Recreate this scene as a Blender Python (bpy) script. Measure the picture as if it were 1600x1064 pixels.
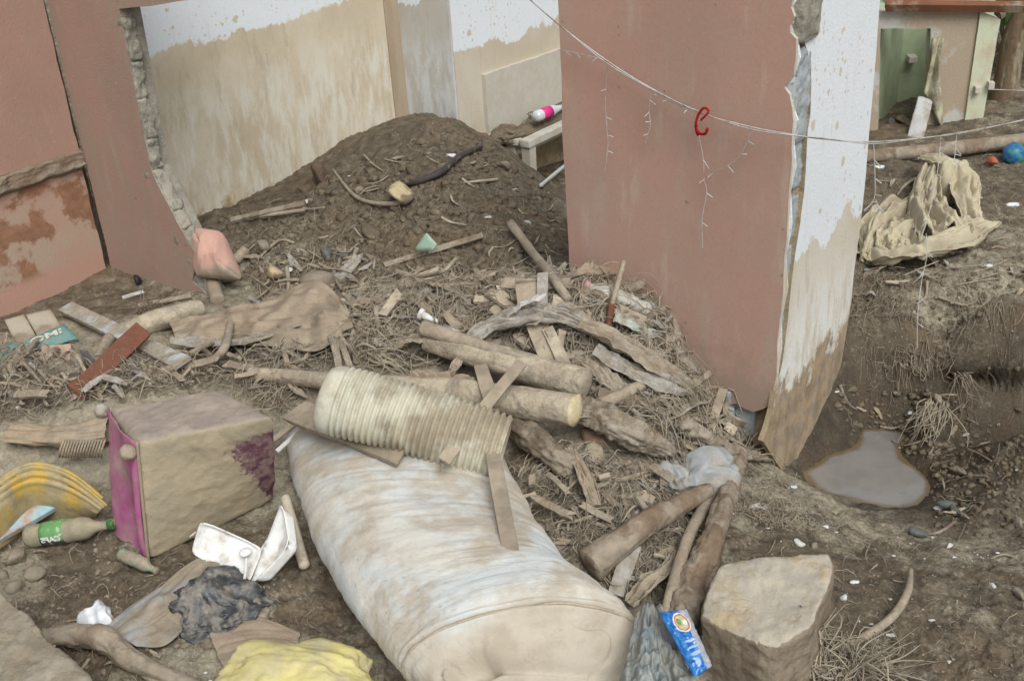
import bpy, bmesh, math, random
import numpy as np
from mathutils import Vector, Matrix
random.seed(11); RNG = np.random.default_rng(11)
SC = bpy.context.scene
for o in list(bpy.data.objects): bpy.data.objects.remove(o)

# ---------------- camera ----------------
FOC, PIT, ROL, CH = 1750.0, math.radians(27.4), math.radians(3.7), 2.3     # focal length in photo pixels
_F = np.array([0, math.cos(PIT), -math.sin(PIT)]); _r = np.array([1., 0, 0]); _u = np.array([0, math.sin(PIT), math.cos(PIT)])
_R = math.cos(ROL)*_r - math.sin(ROL)*_u; _U = math.sin(ROL)*_r + math.cos(ROL)*_u
cam = bpy.data.cameras.new('camera'); camo = bpy.data.objects.new('camera', cam); SC.collection.objects.link(camo)
cam.sensor_width = 36; cam.lens = 36*FOC/1600; cam.clip_start = .05; cam.clip_end = 500
camo.matrix_world = Matrix(((_R[0], _U[0], -_F[0], 0), (_R[1], _U[1], -_F[1], 0), (_R[2], _U[2], -_F[2], CH), (0, 0, 0, 1)))
cam.dof.use_dof = False
SC.camera = camo
# ---------------- light ----------------
W = bpy.data.worlds.new('World'); SC.world = W; W.use_nodes = True
wn = W.node_tree; bg = wn.nodes['Background']
sky = wn.nodes.new('ShaderNodeTexSky'); sky.sky_type = 'NISHITA'; sky.sun_disc = False
SUN_EL, SUN_AZ = math.radians(50), math.radians(162)      # azimuth measured from +Y towards +X
sky.sun_elevation = SUN_EL; sky.sun_rotation = SUN_AZ; sky.air_density = 1.0; sky.dust_density = 4.0; sky.ozone_density = 1.0
hs = wn.nodes.new('ShaderNodeHueSaturation'); hs.inputs['Saturation'].default_value = .2
wn.links.new(sky.outputs[0], hs.inputs['Color']); wn.links.new(hs.outputs[0], bg.inputs[0]); bg.inputs[1].default_value = .088
sl = bpy.data.lights.new('sun', 'SUN'); sl.energy = 1.5; sl.angle = math.radians(36); sl.color = (1, .975, .9)
so = bpy.data.objects.new('sun', sl); SC.collection.objects.link(so)
sd = Vector((math.sin(SUN_AZ)*math.cos(SUN_EL), math.cos(SUN_AZ)*math.cos(SUN_EL), math.sin(SUN_EL)))
so.rotation_euler = (-sd).to_track_quat('-Z', 'Y').to_euler()
SC.view_settings.view_transform = 'Standard'; SC.view_settings.look = 'None'; SC.view_settings.gamma = 1
SC.view_settings.exposure = 0.45
SC.view_settings.use_curve_mapping = False
SC.render.resolution_x = 1024; SC.render.resolution_y = 680

# ---------------- noise (numpy) ----------------
def _hash(ix, iy, iz, s):
    h = (ix*374761393 + iy*668265263 + iz*2147483647 + s*974634777) & 0xffffffff
    h = ((h ^ (h >> 13))*1274126177) & 0xffffffff
    h = ((h ^ (h >> 16))*2246822519) & 0xffffffff
    return ((h ^ (h >> 15)) & 0xffffff)/float(0xffffff)
def vnoise(p, s=0):
    p = np.asarray(p, float); i = np.floor(p).astype(np.int64); f = p-i; f = f*f*f*(f*(f*6-15)+10)
    x, y, z = i[..., 0], i[..., 1], i[..., 2]; fx, fy, fz = f[..., 0], f[..., 1], f[..., 2]
    def c(a, b, d): return _hash(x+a, y+b, z+d, s)
    v = (1-fz)*((1-fy)*((1-fx)*c(0,0,0)+fx*c(1,0,0))+fy*((1-fx)*c(0,1,0)+fx*c(1,1,0))) + \
        fz*((1-fy)*((1-fx)*c(0,0,1)+fx*c(1,0,1))+fy*((1-fx)*c(0,1,1)+fx*c(1,1,1)))
    return v*2-1
def fbm(p, sc, oc=4, s=0, gain=.5, ridge=False):
    p = np.asarray(p, float)*sc; a = 1; r = 0; t = 0
    for k in range(oc):
        n = vnoise(p*(2.03**k)+k*17.3, s+k)
        if ridge: n = 1-2*np.abs(n)
        r = r+a*n; t += a; a *= gain
    return r/t

# ---------------- pixel geometry (photo pixels -> rays) ----------------
def ray(x, y): return _F + _R*((x-800)/FOC) - _U*((y-532)/FOC)
CO = np.array([0, 0, CH])
def at(x, y, z=0.0):
    d = ray(x, y); return CO + d*((z-CH)/d[2])
def onp(x, y, P, d):
    n = np.array([d[1], -d[0], 0]); r = ray(x, y); return CO + r*((n@(np.asarray(P)-CO))/(n@r))

# ---------------- terrain ----------------
CP = [  # photo x, y, height, roughness, dust, wet
(-150,1150,0,.5,.6,0),(30,900,0,.6,.8,0),(200,930,0,.8,.15,0),(150,1000,-.02,.6,.3,0),(350,1030,0,.5,.7,0),(480,950,-.03,.8,.3,0),(450,900,-.02,.8,.3,0),
(100,880,0,.8,.1,0),(0,800,.02,.6,.8,0),(60,740,.04,.8,.9,0),(-150,700,.05,.8,.9,0),(-150,500,.05,.3,.4,0),(0,610,.12,1,.9,0),(140,640,.13,1,.95,0),(300,570,.11,1,.95,0),(60,540,.06,.5,.7,0),
(220,465,.02,.2,.3,0),(100,455,0,.2,.3,0),(0,485,0,.2,.35,0),(330,480,.05,.7,.6,0),(400,490,.05,.6,.6,.2),(470,455,.06,.5,.5,.3),(420,400,.09,.6,.5,0),(340,345,.12,.6,.3,0),(300,400,.06,.6,.4,0),
(440,620,.14,1,.95,0),(460,540,.2,1,.9,0),(520,560,.22,1,.9,0),(600,520,.28,1,.85,0),(700,500,.34,1.5,.8,0),(800,490,.36,1.5,.8,0),(900,480,.43,1.4,.8,0),(1000,520,.32,1.4,.8,0),(1075,600,.12,1,.85,0),(1010,640,.18,1,.8,0),(870,590,.22,1,.8,0),(640,600,.2,1,.9,0),
(640,450,.22,.8,.25,0),(560,400,.2,.8,.25,0),(700,400,.28,.9,.15,0),(800,420,.3,1,.35,0),(870,410,.32,.9,.25,0),(520,470,.16,.8,.4,0),
(690,190,.52,.8,.02,0),(620,215,.43,.8,.05,0),(540,270,.3,.8,.05,0),(480,300,.2,.7,.1,0),(400,330,.12,.6,.2,0),(765,225,.42,.8,.1,0),(700,280,.44,.9,.02,0),(640,320,.36,.8,.05,0),(800,300,.34,.9,.3,0),(868,340,.2,.9,.4,0),(842,288,-.05,.8,.4,0),(760,340,.36,.9,.05,0),
(600,800,0,.3,.7,0),(780,850,0,.3,.7,0),(880,850,.05,1,.8,0),(950,800,.1,.8,.35,0),(930,720,.16,.5,.95,0),(860,730,.14,.9,.3,0),(1000,900,.0,.8,.7,0),(1060,840,.02,.8,.5,0),(1090,750,.0,.8,.7,0),(1160,715,-.2,.8,.7,0),(1205,738,-.26,.8,.7,0),(1110,705,-.04,.8,.7,0),(1050,680,.12,.9,.8,0),
(1180,795,-.09,.5,.3,0),(1230,860,-.04,.35,.1,0),(1350,920,-.04,.3,.1,0),(1420,1020,-.02,.6,.35,0),(1560,1050,0,.9,.35,.2),(1590,920,-.06,.5,.35,0),(1238,775,-.2,.9,.8,0),(1285,800,-.16,.8,.6,0),(1350,850,-.16,.5,.4,.1),(1450,845,-.24,.6,.5,.4),(1540,850,-.22,.6,.5,.4),(1650,780,-.26,.6,.4,.4),(1700,1000,-.05,.6,.4,0),
(1370,705,-.47,.2,.2,1),(1310,725,-.45,.2,.2,1),(1425,765,-.47,.2,.2,1),(1370,790,-.45,.2,.3,1),(1450,800,-.31,.6,.4,1),(1330,655,-.37,.7,.1,.9),(1420,650,-.35,.9,.1,.8),(1500,700,-.32,.9,.2,.9),(1500,770,-.33,.7,.2,.9),(1600,700,-.3,.9,.1,.8),(1700,700,-.3,.9,.1,.8),(1285,765,-.38,.6,.6,.7),(1255,745,-.4,.6,.3,.7),
(1340,560,-.12,1,.25,.4),(1340,602,-.21,1,.2,.6),(1420,560,-.12,1,.25,.4),(1425,602,-.22,1,.2,.6),(1480,570,-.12,1,.3,.3),(1480,606,-.22,.9,.1,.7),(1550,566,-.1,1,.5,.2),(1550,606,-.22,.8,.05,.7),(1550,645,-.32,.8,.05,.7),(1620,566,-.1,1,.5,.2),(1620,606,-.22,.8,.05,.7),(1620,645,-.32,.8,.05,.7),(1470,650,-.31,.9,.1,.8),
(1340,450,.0,.4,.25,0),(1345,510,-.05,.9,.4,0),(1450,460,.02,.9,.6,0),(1450,505,-.04,1,.6,0),(1545,460,.02,.9,.8,0),(1545,510,-.03,1,.8,0),(1620,460,.02,.9,.8,0),(1620,510,-.03,1,.8,0),(1480,735,-.35,.8,.2,.8),(1462,700,-.34,.8,.2,.8),
(1400,395,.06,.5,.3,0),(1590,400,.06,.8,.5,0),(1590,300,.1,.3,.25,0),(1540,255,.1,.3,.3,0),(1450,250,.1,.5,.3,0),(1385,265,.2,1,.2,0),(1590,160,.2,.6,.4,0),(1400,215,.12,.5,.3,0),(1700,300,.12,.5,.4,0)]
WP = [(-.4,7.0,.3,.5,.1,0),(-1.2,6.6,.14,.5,.2,0),(.4,8.3,-.4,.5,.3,0),(.15,7.2,-.3,.6,.3,0),(.6,6.2,-.12,.6,.3,0),(.5,7.0,-.35,.5,.3,0),(-3,4.5,.03,.4,.4,0),(-4,3,.03,.5,.6,0),(1.3,5.8,.1,.5,.3,0),(1.1,4.8,.1,.5,.3,0),
      (0,1,0,.5,.6,0),(-2.5,1,0,.5,.6,0),(2.5,1,0,.5,.5,0),(4,3,-.1,.5,.5,0),(6,6,.15,.5,.5,0),(0,-3,0,.4,.6,0),(-7,0,0,.4,.6,0),(7,0,0,.4,.6,0),(0,13,.2,.5,.5,0),(5,12,.3,.5,.5,0),(-7,8,.1,.5,.5,0)]
pts = []
for x, y, z, a, b, c in CP:
    q = at(x, y, z); pts.append((q[0], q[1], z, a, b, c))
pts += WP; pts = np.array(pts)
_c = .16
_D = np.sqrt(((pts[:, None, :2]-pts[None, :, :2])**2).sum(-1)+_c*_c)
_m = pts[:, 2].mean(); _w = np.linalg.solve(_D + np.eye(len(pts))*.002, pts[:, 2]-_m)
def _base(X, Y):
    out = np.zeros(X.shape); ch = np.zeros(X.shape+(3,))
    Xf, Yf = X.ravel(), Y.ravel(); of = np.zeros(Xf.shape); cf = np.zeros((len(Xf), 3))
    for i in range(0, len(Xf), 40000):
        d2 = (Xf[i:i+40000, None]-pts[None, :, 0])**2+(Yf[i:i+40000, None]-pts[None, :, 1])**2
        of[i:i+40000] = np.sqrt(d2+_c*_c)@_w+_m
        iw = 1/(d2+.004)**1.6; cf[i:i+40000] = (iw@pts[:, 3:6])/iw.sum(1, keepdims=True)
    return of.reshape(X.shape), cf.reshape(X.shape+(3,))
gx = np.arange(-9, 9.01, .04); gy = np.arange(-1, 16.01, .04)
GX, GY = np.meshgrid(gx, gy); GB, GC = _base(GX, GY)
def _bil(A, X, Y):
    u = np.clip((X-gx[0])/.04, 0, len(gx)-1.001); v = np.clip((Y-gy[0])/.04, 0, len(gy)-1.001)
    i = u.astype(int); j = v.astype(int); fu = u-i; fv = v-j
    if A.ndim == 3: fu = fu[..., None]; fv = fv[..., None]
    return (1-fv)*((1-fu)*A[j, i]+fu*A[j, i+1])+fv*((1-fu)*A[j+1, i]+fu*A[j+1, i+1])
def height(X, Y, fine=False):
    X = np.asarray(X, float); Y = np.asarray(Y, float)
    b = _bil(GB, X, Y); ch = _bil(GC, X, Y); ro = ch[..., 0]
    p = np.stack([X, Y, 0*X], -1)
    z = b + ro*.05*fbm(p, 5, 3, 3) + (.1+ro)*.024*fbm(p, 15, 3, 9, .55)
    if fine:
        r2 = np.clip(ro, .1, 1)
        rd = fbm(p, 24, 4, 21, .6, True)
        w = fbm(p*[1, 1, 1]+.05*fbm(p, 9, 2, 40)[..., None], 46, 3, 30, .6)
        z = z + r2*(.011*rd + .014*np.clip(w, -.25, 1)) + r2*.0028*fbm(p, 150, 2, 31)
        z = z + .0018*fbm(p, 60, 2, 77)
    return z
_hs = .02; hx = np.arange(-5, 6.01, _hs); hy = np.arange(1, 11.01, _hs); _HX, _HY = np.meshgrid(hx, hy); HG = height(_HX, _HY)
def hfast(X, Y):
    u = np.clip((X-hx[0])/_hs, 0, len(hx)-1.001); v = np.clip((Y-hy[0])/_hs, 0, len(hy)-1.001); i = u.astype(int); j = v.astype(int); fu = u-i; fv = v-j
    return (1-fv)*((1-fu)*HG[j, i]+fu*HG[j, i+1])+fv*((1-fu)*HG[j+1, i]+fu*HG[j+1, i+1])
def hit(xs, ys, h=0.0):
    xs = np.atleast_1d(np.asarray(xs, float)); ys = np.atleast_1d(np.asarray(ys, float))
    D = _F[None]+_R[None]*((xs-800)/FOC)[:, None]-_U[None]*((ys-532)/FOC)[:, None]
    t = np.full(len(xs), 1.6); act = np.arange(len(xs))
    for k in range(250):
        Q = CO+D[act]*t[act][:, None]; gap = Q[:, 2]-hfast(Q[:, 0], Q[:, 1])-h
        keep = gap >= .002; act = act[keep]
        if len(act) == 0: break
        t[act] += np.clip(gap[keep]*.55, .004, .4)
    return CO+D*t[:, None]
def P(x, y, h=0.0): return hit([x], [y], h)[0]
def pxm(p, n): return n*float((np.asarray(p)-CO)@_F)/FOC      # n photo pixels at point p, in metres

# ---------------- object helpers ----------------
COL = SC.collection
def tag(o, label=None, cat=None, group=None, kind=None):
    if label: o['label'] = label
    if cat: o['category'] = cat
    if group: o['group'] = group
    if kind: o['kind'] = kind
    return o
def empty(name, loc, label=None, cat=None, group=None, kind=None):
    o = bpy.data.objects.new(name, None); COL.objects.link(o); o.location = [float(c) for c in loc]; o.empty_display_size = .05
    return tag(o, label, cat, group, kind)
def mesh(name, V, Fs, m, parent=None, smooth=True, mats=None, fmi=None, uv=None):
    V = np.asarray(V, float)
    me = bpy.data.meshes.new(name)
    org = np.array(parent.location) if parent is not None and parent.type == 'EMPTY' else None
    if parent is not None and org is None: org = np.array(parent.matrix_world.translation) if parent.parent is None else np.array(parent['_o'])
    loc = np.zeros(3)
    if parent is None:
        loc = np.array([(V[:, 0].min()+V[:, 0].max())/2, (V[:, 1].min()+V[:, 1].max())/2, V[:, 2].min()]); VV = V-loc
    else: VV = V-org
    if isinstance(Fs, np.ndarray):
        k = Fs.shape[1]; n = len(Fs)
        me.vertices.add(len(VV)); me.vertices.foreach_set('co', VV.astype(np.float32).ravel())
        me.loops.add(n*k); me.loops.foreach_set('vertex_index', Fs.astype(np.int32).ravel())
        me.polygons.add(n); me.polygons.foreach_set('loop_start', np.arange(0, n*k, k, dtype=np.int32))
        me.update(calc_edges=True)
    else:
        me.from_pydata([tuple(v) for v in VV], [], [tuple(int(a) for a in f) for f in Fs])
    me.polygons.foreach_set('use_smooth', [smooth]*len(me.polygons))
    if mats:
        for q in mats: me.materials.append(q)
        if fmi is not None: me.polygons.foreach_set('material_index', np.asarray(fmi, np.int32))
    else: me.materials.append(m)
    me.validate(); me.update()
    o = bpy.data.objects.new(name, me); COL.objects.link(o)
    if parent is None: o.location = loc
    else: o.parent = parent; o.location = (0, 0, 0)
    o['_o'] = [float(c) for c in (loc if parent is None else org)]
    return o
def from_bm(name, bm, m, parent=None, smooth=True, mats=None):
    bmesh.ops.recalc_face_normals(bm, faces=bm.faces)
    bm.verts.index_update(); bm.verts.ensure_lookup_table(); V = [v.co[:] for v in bm.verts]; Fs = [[v.index for v in f.verts] for f in bm.faces]; mi = [f.material_index for f in bm.faces]
    bm.free(); return mesh(name, V, Fs, m, parent, smooth, mats, mi if mats else None)
class Buf:
    def __init__(s): s.v = []; s.f = []; s.n = 0; s.mi = []
    def add(s, V, Fs, mi=0):
        s.v.append(np.asarray(V, float)); s.f += [tuple(a+s.n for a in f) for f in Fs]; s.n += len(V); s.mi += [mi]*len(Fs)
    def obj(s, name, m, parent=None, smooth=True, mats=None):
        return mesh(name, np.concatenate(s.v), s.f, m, parent, smooth, mats, s.mi if mats else None)
def nrm(v): v = np.asarray(v, float); return v/(np.linalg.norm(v)+1e-12)
def smoothpath(pts, n):
    pts = np.asarray(pts, float)
    if len(pts) == 2: t = np.linspace(0, 1, n)[:, None]; return pts[0]*(1-t)+pts[1]*t
    k = len(pts); out = []
    for s in np.linspace(0, k-1-1e-6, n):
        i = int(s); f = s-i; p0 = pts[max(i-1, 0)]; p1 = pts[i]; p2 = pts[min(i+1, k-1)]; p3 = pts[min(i+2, k-1)]
        out.append(.5*((2*p1)+(-p0+p2)*f+(2*p0-5*p1+4*p2-p3)*f*f+(-p0+3*p1-3*p2+p3)*f**3))
    return np.array(out)
def frames(path):
    T = np.gradient(path, axis=0); T /= np.linalg.norm(T, axis=1)[:, None]+1e-12
    u = np.array([0, 0, 1.]); 
    if abs(T[0]@u) > .93: u = np.array([0, 1., 0])
    N = []; 
    for t in T:
        u = u-t*(u@t); u = nrm(u); N.append(u)
    N = np.array(N); return T, N, np.cross(T, N)
def tube_geo(pts, rad, seg=12, n=24, rough=0.0, nsc=30, seed=0, flat=1.0, cap=.5):
    path = smoothpath(pts, n); r = np.interp(np.linspace(0, 1, n), np.linspace(0, 1, len(rad)), rad)
    T, N, B = frames(path); th = np.linspace(0, 2*np.pi, seg, endpoint=False)
    ring = path[:, None]+r[:, None, None]*(np.cos(th)[None, :, None]*B[:, None]+flat*np.sin(th)[None, :, None]*N[:, None])
    if rough:
        q = ring.copy(); s = (np.arange(n)/n)[:, None]*np.linalg.norm(path[-1]-path[0])
        loc = np.stack([np.broadcast_to(s*.35, (n, seg)), np.broadcast_to(np.cos(th)*r.mean(), (n, seg)), np.broadcast_to(np.sin(th)*r.mean(), (n, seg))], -1)
        d = (fbm(loc+seed*3.1, nsc, 4, seed, .55)+.4*fbm(loc*[.25, 1, 1]+seed, nsc*5, 2, seed+7))*rough*r[:, None]
        nr = q-path[:, None]; nr /= np.linalg.norm(nr, axis=2, keepdims=True)+1e-9; ring = q+nr*d[..., None]
    V = ring.reshape(-1, 3); Fs = []
    for i in range(n-1):
        for j in range(seg):
            a = i*seg+j; b = i*seg+(j+1) % seg; Fs.append((a, b, b+seg, a+seg))
    V = list(V); caps = []
    for e, i in ((-1, 0), (1, n-1)):
        c0 = len(V); sub = ring[i]; ce = path[i]
        for j in range(seg): V.append(ce+(sub[j]-ce)*.55+e*T[i]*r[i]*.12*cap*2)
        V.append(ce+e*T[i]*r[i]*.18*cap*2)
        for j in range(seg):
            a = i*seg+j; b = i*seg+(j+1) % seg; c = c0+(j+1) % seg; d = c0+j
            if e > 0: caps += [(a, b, c, d), (d, c, c0+seg)]
            else: caps += [(b, a, d, c), (c, d, c0+seg)]
    return np.array(V), Fs, caps
def tube(name, pts, rad, m, parent=None, seg=12, n=24, rough=0., nsc=30, seed=0, capmat=None, flat=1., cap=.5):
    V, Fs, caps = tube_geo(pts, rad, seg, n, rough, nsc, seed, flat, cap)
    if capmat: return mesh(name, V, Fs+caps, None, parent, True, [m, capmat], [0]*len(Fs)+[1]*len(caps))
    return mesh(name, V, Fs+caps, m, parent)
def log(name, px, rpx, m, label, cat, group=None, **k):
    """px: list of (x, y, lift) photo points, rpx: radii in photo pixels"""
    Q = [P(a, b, h) for a, b, h in px]; rad = [pxm(Q[min(int(round(i*(len(Q)-1)/max(len(rpx)-1, 1))), len(Q)-1)], r) for i, r in enumerate(rpx)]
    return tag(tube(name, Q, rad, m, **k), label, cat, group)
def plank_geo(A, B, w, t, face=None, seed=0, n=10, ragged=.004, bend=0.0):
    A = np.asarray(A, float); B = np.asarray(B, float); T = nrm(B-A)
    if face is None: face = np.array([0, -.45, .9])
    N = nrm(face-T*(np.asarray(face)@T)); S = np.cross(T, N)
    rr = np.random.default_rng(seed); V = []
    L = np.linalg.norm(B-A)
    ws = 1+.05*np.interp(np.linspace(0, 1, n), np.linspace(0, 1, 5), rr.normal(size=5))
    for i in range(n):
        f = i/(n-1); c = A+(B-A)*f+N*bend*math.sin(math.pi*f)*L
        bl = min(t*.18, .003)
        for (a, b) in ((-1, .5), (-.97, .5), (.97, .5), (1, .5), (1, -.5), (-1, -.5)):
            e = 0
            if i in (0, n-1): e = (rr.random()*ragged*2)*(-1 if i else 1)*1.0
            z = b*t - (bl if abs(a) == 1 and b > 0 else 0)
            V.append(c+S*a*w/2*ws[i]+N*z+T*e)
    Fs = []
    for i in range(n-1):
        for j in range(6):
            a = i*6+j; b = i*6+(j+1) % 6; Fs.append((a, b, b+6, a+6))
    Fs += [tuple(range(5, -1, -1)), tuple((n-1)*6+j for j in range(6))]
    return np.array(V), Fs
def plank(name, a, b, wpx, t, m, label=None, cat=None, group=None, parent=None, face=None, seed=0, **k):
    A = P(*a) if len(a) == 3 else at(*a[:3]); B = P(*b)
    w = pxm((A+B)/2, wpx); V, Fs = plank_geo(A, B, w, t, face, seed, **k)
    return tag(mesh(name, V, Fs, m, parent, False), label, cat, group)
def slab(name, P0, d, poly, thick, m, parent=None, off=0., rag=.0, step=.05, seed=0, sidem=None, smooth=False):
    """vertical slab; poly = [(t, z)...] along direction d from P0; normal towards the camera side"""
    n = np.array([d[1], -d[0], 0]); 
    if n@(CO-np.asarray(P0)) < 0: n = -n
    q = []
    for i in range(len(poly)):
        a = np.array(poly[i][:2], float); b = np.array(poly[(i+1) % len(poly)][:2], float); L = np.linalg.norm(b-a); k = max(1, int(L/step)) if rag else 1
        for j in range(k): q.append(a+(b-a)*j/k)
    q = np.array(q)
    if rag:
        p3 = np.c_[q, q[:, 0]*0+seed]; q = q+rag*np.c_[fbm(p3, 14, 3, seed), fbm(p3+9, 14, 3, seed+5)]
    F0 = np.asarray(P0)[None]*[1, 1, 0]+q[:, :1]*np.asarray(d)[None]+np.c_[q[:, 0]*0, q[:, 0]*0, q[:, 1]]+n*off
    from mathutils.geometry import tessellate_polygon
    L = len(F0); tri = tessellate_polygon([[Vector((a, b, 0)) for a, b in q]]); V = list(F0)+[v-n*thick for v in F0]
    Fs = []
    for a, b, c in tri:
        if np.cross(F0[b]-F0[a], F0[c]-F0[a])@n < 0: a, c = c, a
        Fs += [(a, b, c), (a+L, c+L, b+L)]
    k = len(Fs); ar = sum(q[i][0]*q[(i+1) % L][1]-q[(i+1) % L][0]*q[i][1] for i in range(L)); fl = (ar > 0) == (np.cross([d[0], d[1], 0], [0, 0, 1])@n > 0)
    for i in range(L):
        f = (i, i+L, (i+1) % L+L, (i+1) % L); Fs.append(f if fl else f[::-1])
    return mesh(name, V, Fs, m, parent, smooth, [m, sidem] if sidem else None, [0]*k+[1]*L if sidem else None)
def tz(pxs, P0, d):
    out = []
    for x, y in pxs:
        q = onp(x, y, P0, d); out.append(((q-np.asarray(P0))[:2]@np.asarray(d)[:2], q[2]))
    return out
def displace(bm, amp, sc, seed=0, ridge=False, oc=4):
    bm.normal_update(); V = np.array([v.co[:] for v in bm.verts]); N = np.array([v.normal[:] for v in bm.verts])
    V2 = V+N*(fbm(V+seed*1.7, sc, oc, seed, .5, ridge)*amp)[:, None]
    for v, c in zip(bm.verts, V2): v.co = c
def refine(bm, L, rounds=6):
    for _ in range(rounds):
        es = [e for e in bm.edges if e.calc_length() > L]
        if not es: break
        bmesh.ops.subdivide_edges(bm, edges=es, cuts=1, use_grid_fill=False)
        bmesh.ops.triangulate(bm, faces=[f for f in bm.faces if len(f.verts) > 3])
def hull(name, pts, m, parent=None, L=.02, amp=.006, sc=12, seed=0, rnd=1, ridge=False, smooth=True, amp2=0):
    bm = bmesh.new(); [bm.verts.new(p) for p in pts]
    r = bmesh.ops.convex_hull(bm, input=bm.verts)
    bad = [g for g in set(r['geom_interior']+r['geom_unused']) if isinstance(g, bmesh.types.BMVert)]
    bmesh.ops.delete(bm, geom=bad, context='VERTS'); bmesh.ops.triangulate(bm, faces=bm.faces)
    refine(bm, L)
    for _ in range(rnd): bmesh.ops.smooth_vert(bm, verts=bm.verts, factor=.5, use_axis_x=True, use_axis_y=True, use_axis_z=True)
    bmesh.ops.recalc_face_normals(bm, faces=bm.faces)
    displace(bm, amp, sc, seed, ridge)
    if amp2: displace(bm, amp2, sc*6, seed+3)
    return from_bm(name, bm, m, parent, smooth)
def stone(name, c, s, m, seed=0, parent=None, L=None, amp=None, npt=14, rnd=2):
    rr = np.random.default_rng(seed); q = rr.normal(size=(npt, 3)); q /= np.linalg.norm(q, axis=1)[:, None]
    a = rr.random()*6.28; R2 = np.array([[math.cos(a), -math.sin(a), 0], [math.sin(a), math.cos(a), 0], [0, 0, 1]])
    q = (q*np.asarray(s)*.5)@R2.T+np.asarray(c)
    mx = max(s); return hull(name, q, m, parent, L or mx/6, amp if amp is not None else mx*.035, 3/mx, seed, rnd)
def blob(name, c, s, m, parent=None, seed=0, amp=.1, sc=3, ridge=True, yaw=0, sub=5, oc=4, lo=-.25, drape=False, warp=.4, fine=0):
    """crumpled flattened dome: s = full sizes"""
    bm = bmesh.new(); bmesh.ops.create_icosphere(bm, subdivisions=sub, radius=.5)
    V = np.array([v.co[:] for v in bm.verts]); Fs = [[v.index for v in f.verts] for f in bm.faces]; bm.free()
    N = V/.5; w = V+warp*.3*np.stack([fbm(V, 2.2, 2, seed+k) for k in (50, 60, 70)], -1)
    d = fbm(w+seed, sc, oc, seed, .55, ridge)
    V = V+N*(d*amp)[:, None]
    V = V*(1+.35*fbm(N*[1, 1, .3]+seed*2, 1.3, 2, seed+9))[:, None]
    if fine: V = V+N*(fbm(V, sc*7, 3, seed+2)*fine)[:, None]
    V = V*np.asarray(s); V[:, 2] = np.maximum(V[:, 2], lo*s[2])
    a = yaw; R2 = np.array([[math.cos(a), -math.sin(a), 0], [math.sin(a), math.cos(a), 0], [0, 0, 1]])
    V = V@R2.T+np.asarray(c)
    if drape:
        V[:, 2] += height(V[:, 0], V[:, 1])-height(np.array([c[0]]), np.array([c[1]]))[0]
    return mesh(name, V, np.array(Fs), m, parent)
def patch_geo(top, bot, nu=70, nv=30, h=.01, fold=.015, fdir=0, fsc=8, seed=0, thick=.003, lift=None):
    """cloth on the ground: top and bottom photo polylines (x, y[, lift]), folds along u (fdir=0) or v"""
    def res(pl):
        pl = [tuple(p)+(0,)*(3-len(p)) for p in pl]; return smoothpath(pl, nu)
    A = res(top); B = res(bot); v = np.linspace(0, 1, nv)[:, None, None]
    G = A[None]*(1-v)+B[None]*v
    uu, vv = np.meshgrid(np.linspace(0, 1, nu), np.linspace(0, 1, nv))
    q = np.stack([uu*(4 if fdir else .6), vv*(.6 if fdir else 4), uu*0+seed], -1)
    q = q+.25*fbm(q, 1.2, 2, seed+4)[..., None]
    rg = fbm(q, fsc/4, 3, seed, .5, True); q2 = fbm(q, fsc, 3, seed+8, .5)
    edge = np.minimum(1, 6*np.minimum(np.minimum(uu, 1-uu)+.03, np.minimum(vv, 1-vv)+.03))
    jx = 3*fbm(q+5, 3, 2, seed+20)
    H = hit(G[..., 0].ravel()+jx.ravel(), G[..., 1].ravel()+jx.ravel()).reshape(nv, nu, 3)
    H[..., 2] += G[..., 2] + h + fold*(rg*.6+.4+.35*q2)*edge
    # smooth out jumps
    for _ in range(2):
        H[1:-1, 1:-1] = (H[1:-1, 1:-1]*2+H[:-2, 1:-1]+H[2:, 1:-1]+H[1:-1, :-2]+H[1:-1, 2:])/6
    V = H.reshape(-1, 3); Fs = [(j*nu+i, j*nu+i+1, (j+1)*nu+i+1, (j+1)*nu+i) for j in range(nv-1) for i in range(nu-1)]
    return V, Fs
def sheet(name, top, bot, m, parent=None, thick=.004, **k):
    V, Fs = patch_geo(top, bot, thick=thick, **k); o = mesh(name, V, Fs, m, parent)
    md = o.modifiers.new('s', 'SOLIDIFY'); md.thickness = thick; md.offset = 0
    return o
def ribbon_geo(px, wpx, n=50, nw=12, corr=.25, ncorr=3, seed=0, curl=.3, thick=.003, tilt=0, world=False):
    Q = np.array(px if world else [P(a, b, h) for a, b, h in px]); path = smoothpath(Q, n)
    T, N, B = frames(path)
    w = np.array([pxm(path[i], np.interp(i/(n-1), np.linspace(0, 1, len(wpx)), wpx)) for i in range(n)])
    s = np.linspace(-1, 1, nw); V = np.zeros((n, nw, 3)); L = np.linspace(0, 1, n)
    rr = np.random.default_rng(seed); ph = rr.random()*6
    ja = 1+.12*fbm(np.c_[L*4, L*0, L*0+seed], 2, 3, seed)
    for k, a in enumerate(s):
        u = np.cos(a*ncorr*1.6+ph+1.1*fbm(np.c_[L*3, L*0+a, L*0+seed], 1, 2, seed))
        dz = w*corr*.25*u + w*curl*.25*(1-a*a) + w*.26*fbm(np.c_[L*7, L*0+a*3.2, L*0+seed*2], 1.5, 4, seed+1)
        V[:, k] = path+B*(a*w/2*ja*math.cos(tilt))[:, None]+N*(dz+a*w/2*math.sin(tilt))[:, None]
    Fs = [(i*nw+j, i*nw+j+1, (i+1)*nw+j+1, (i+1)*nw+j) for i in range(n-1) for j in range(nw-1)]
    return V.reshape(-1, 3), Fs
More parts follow.
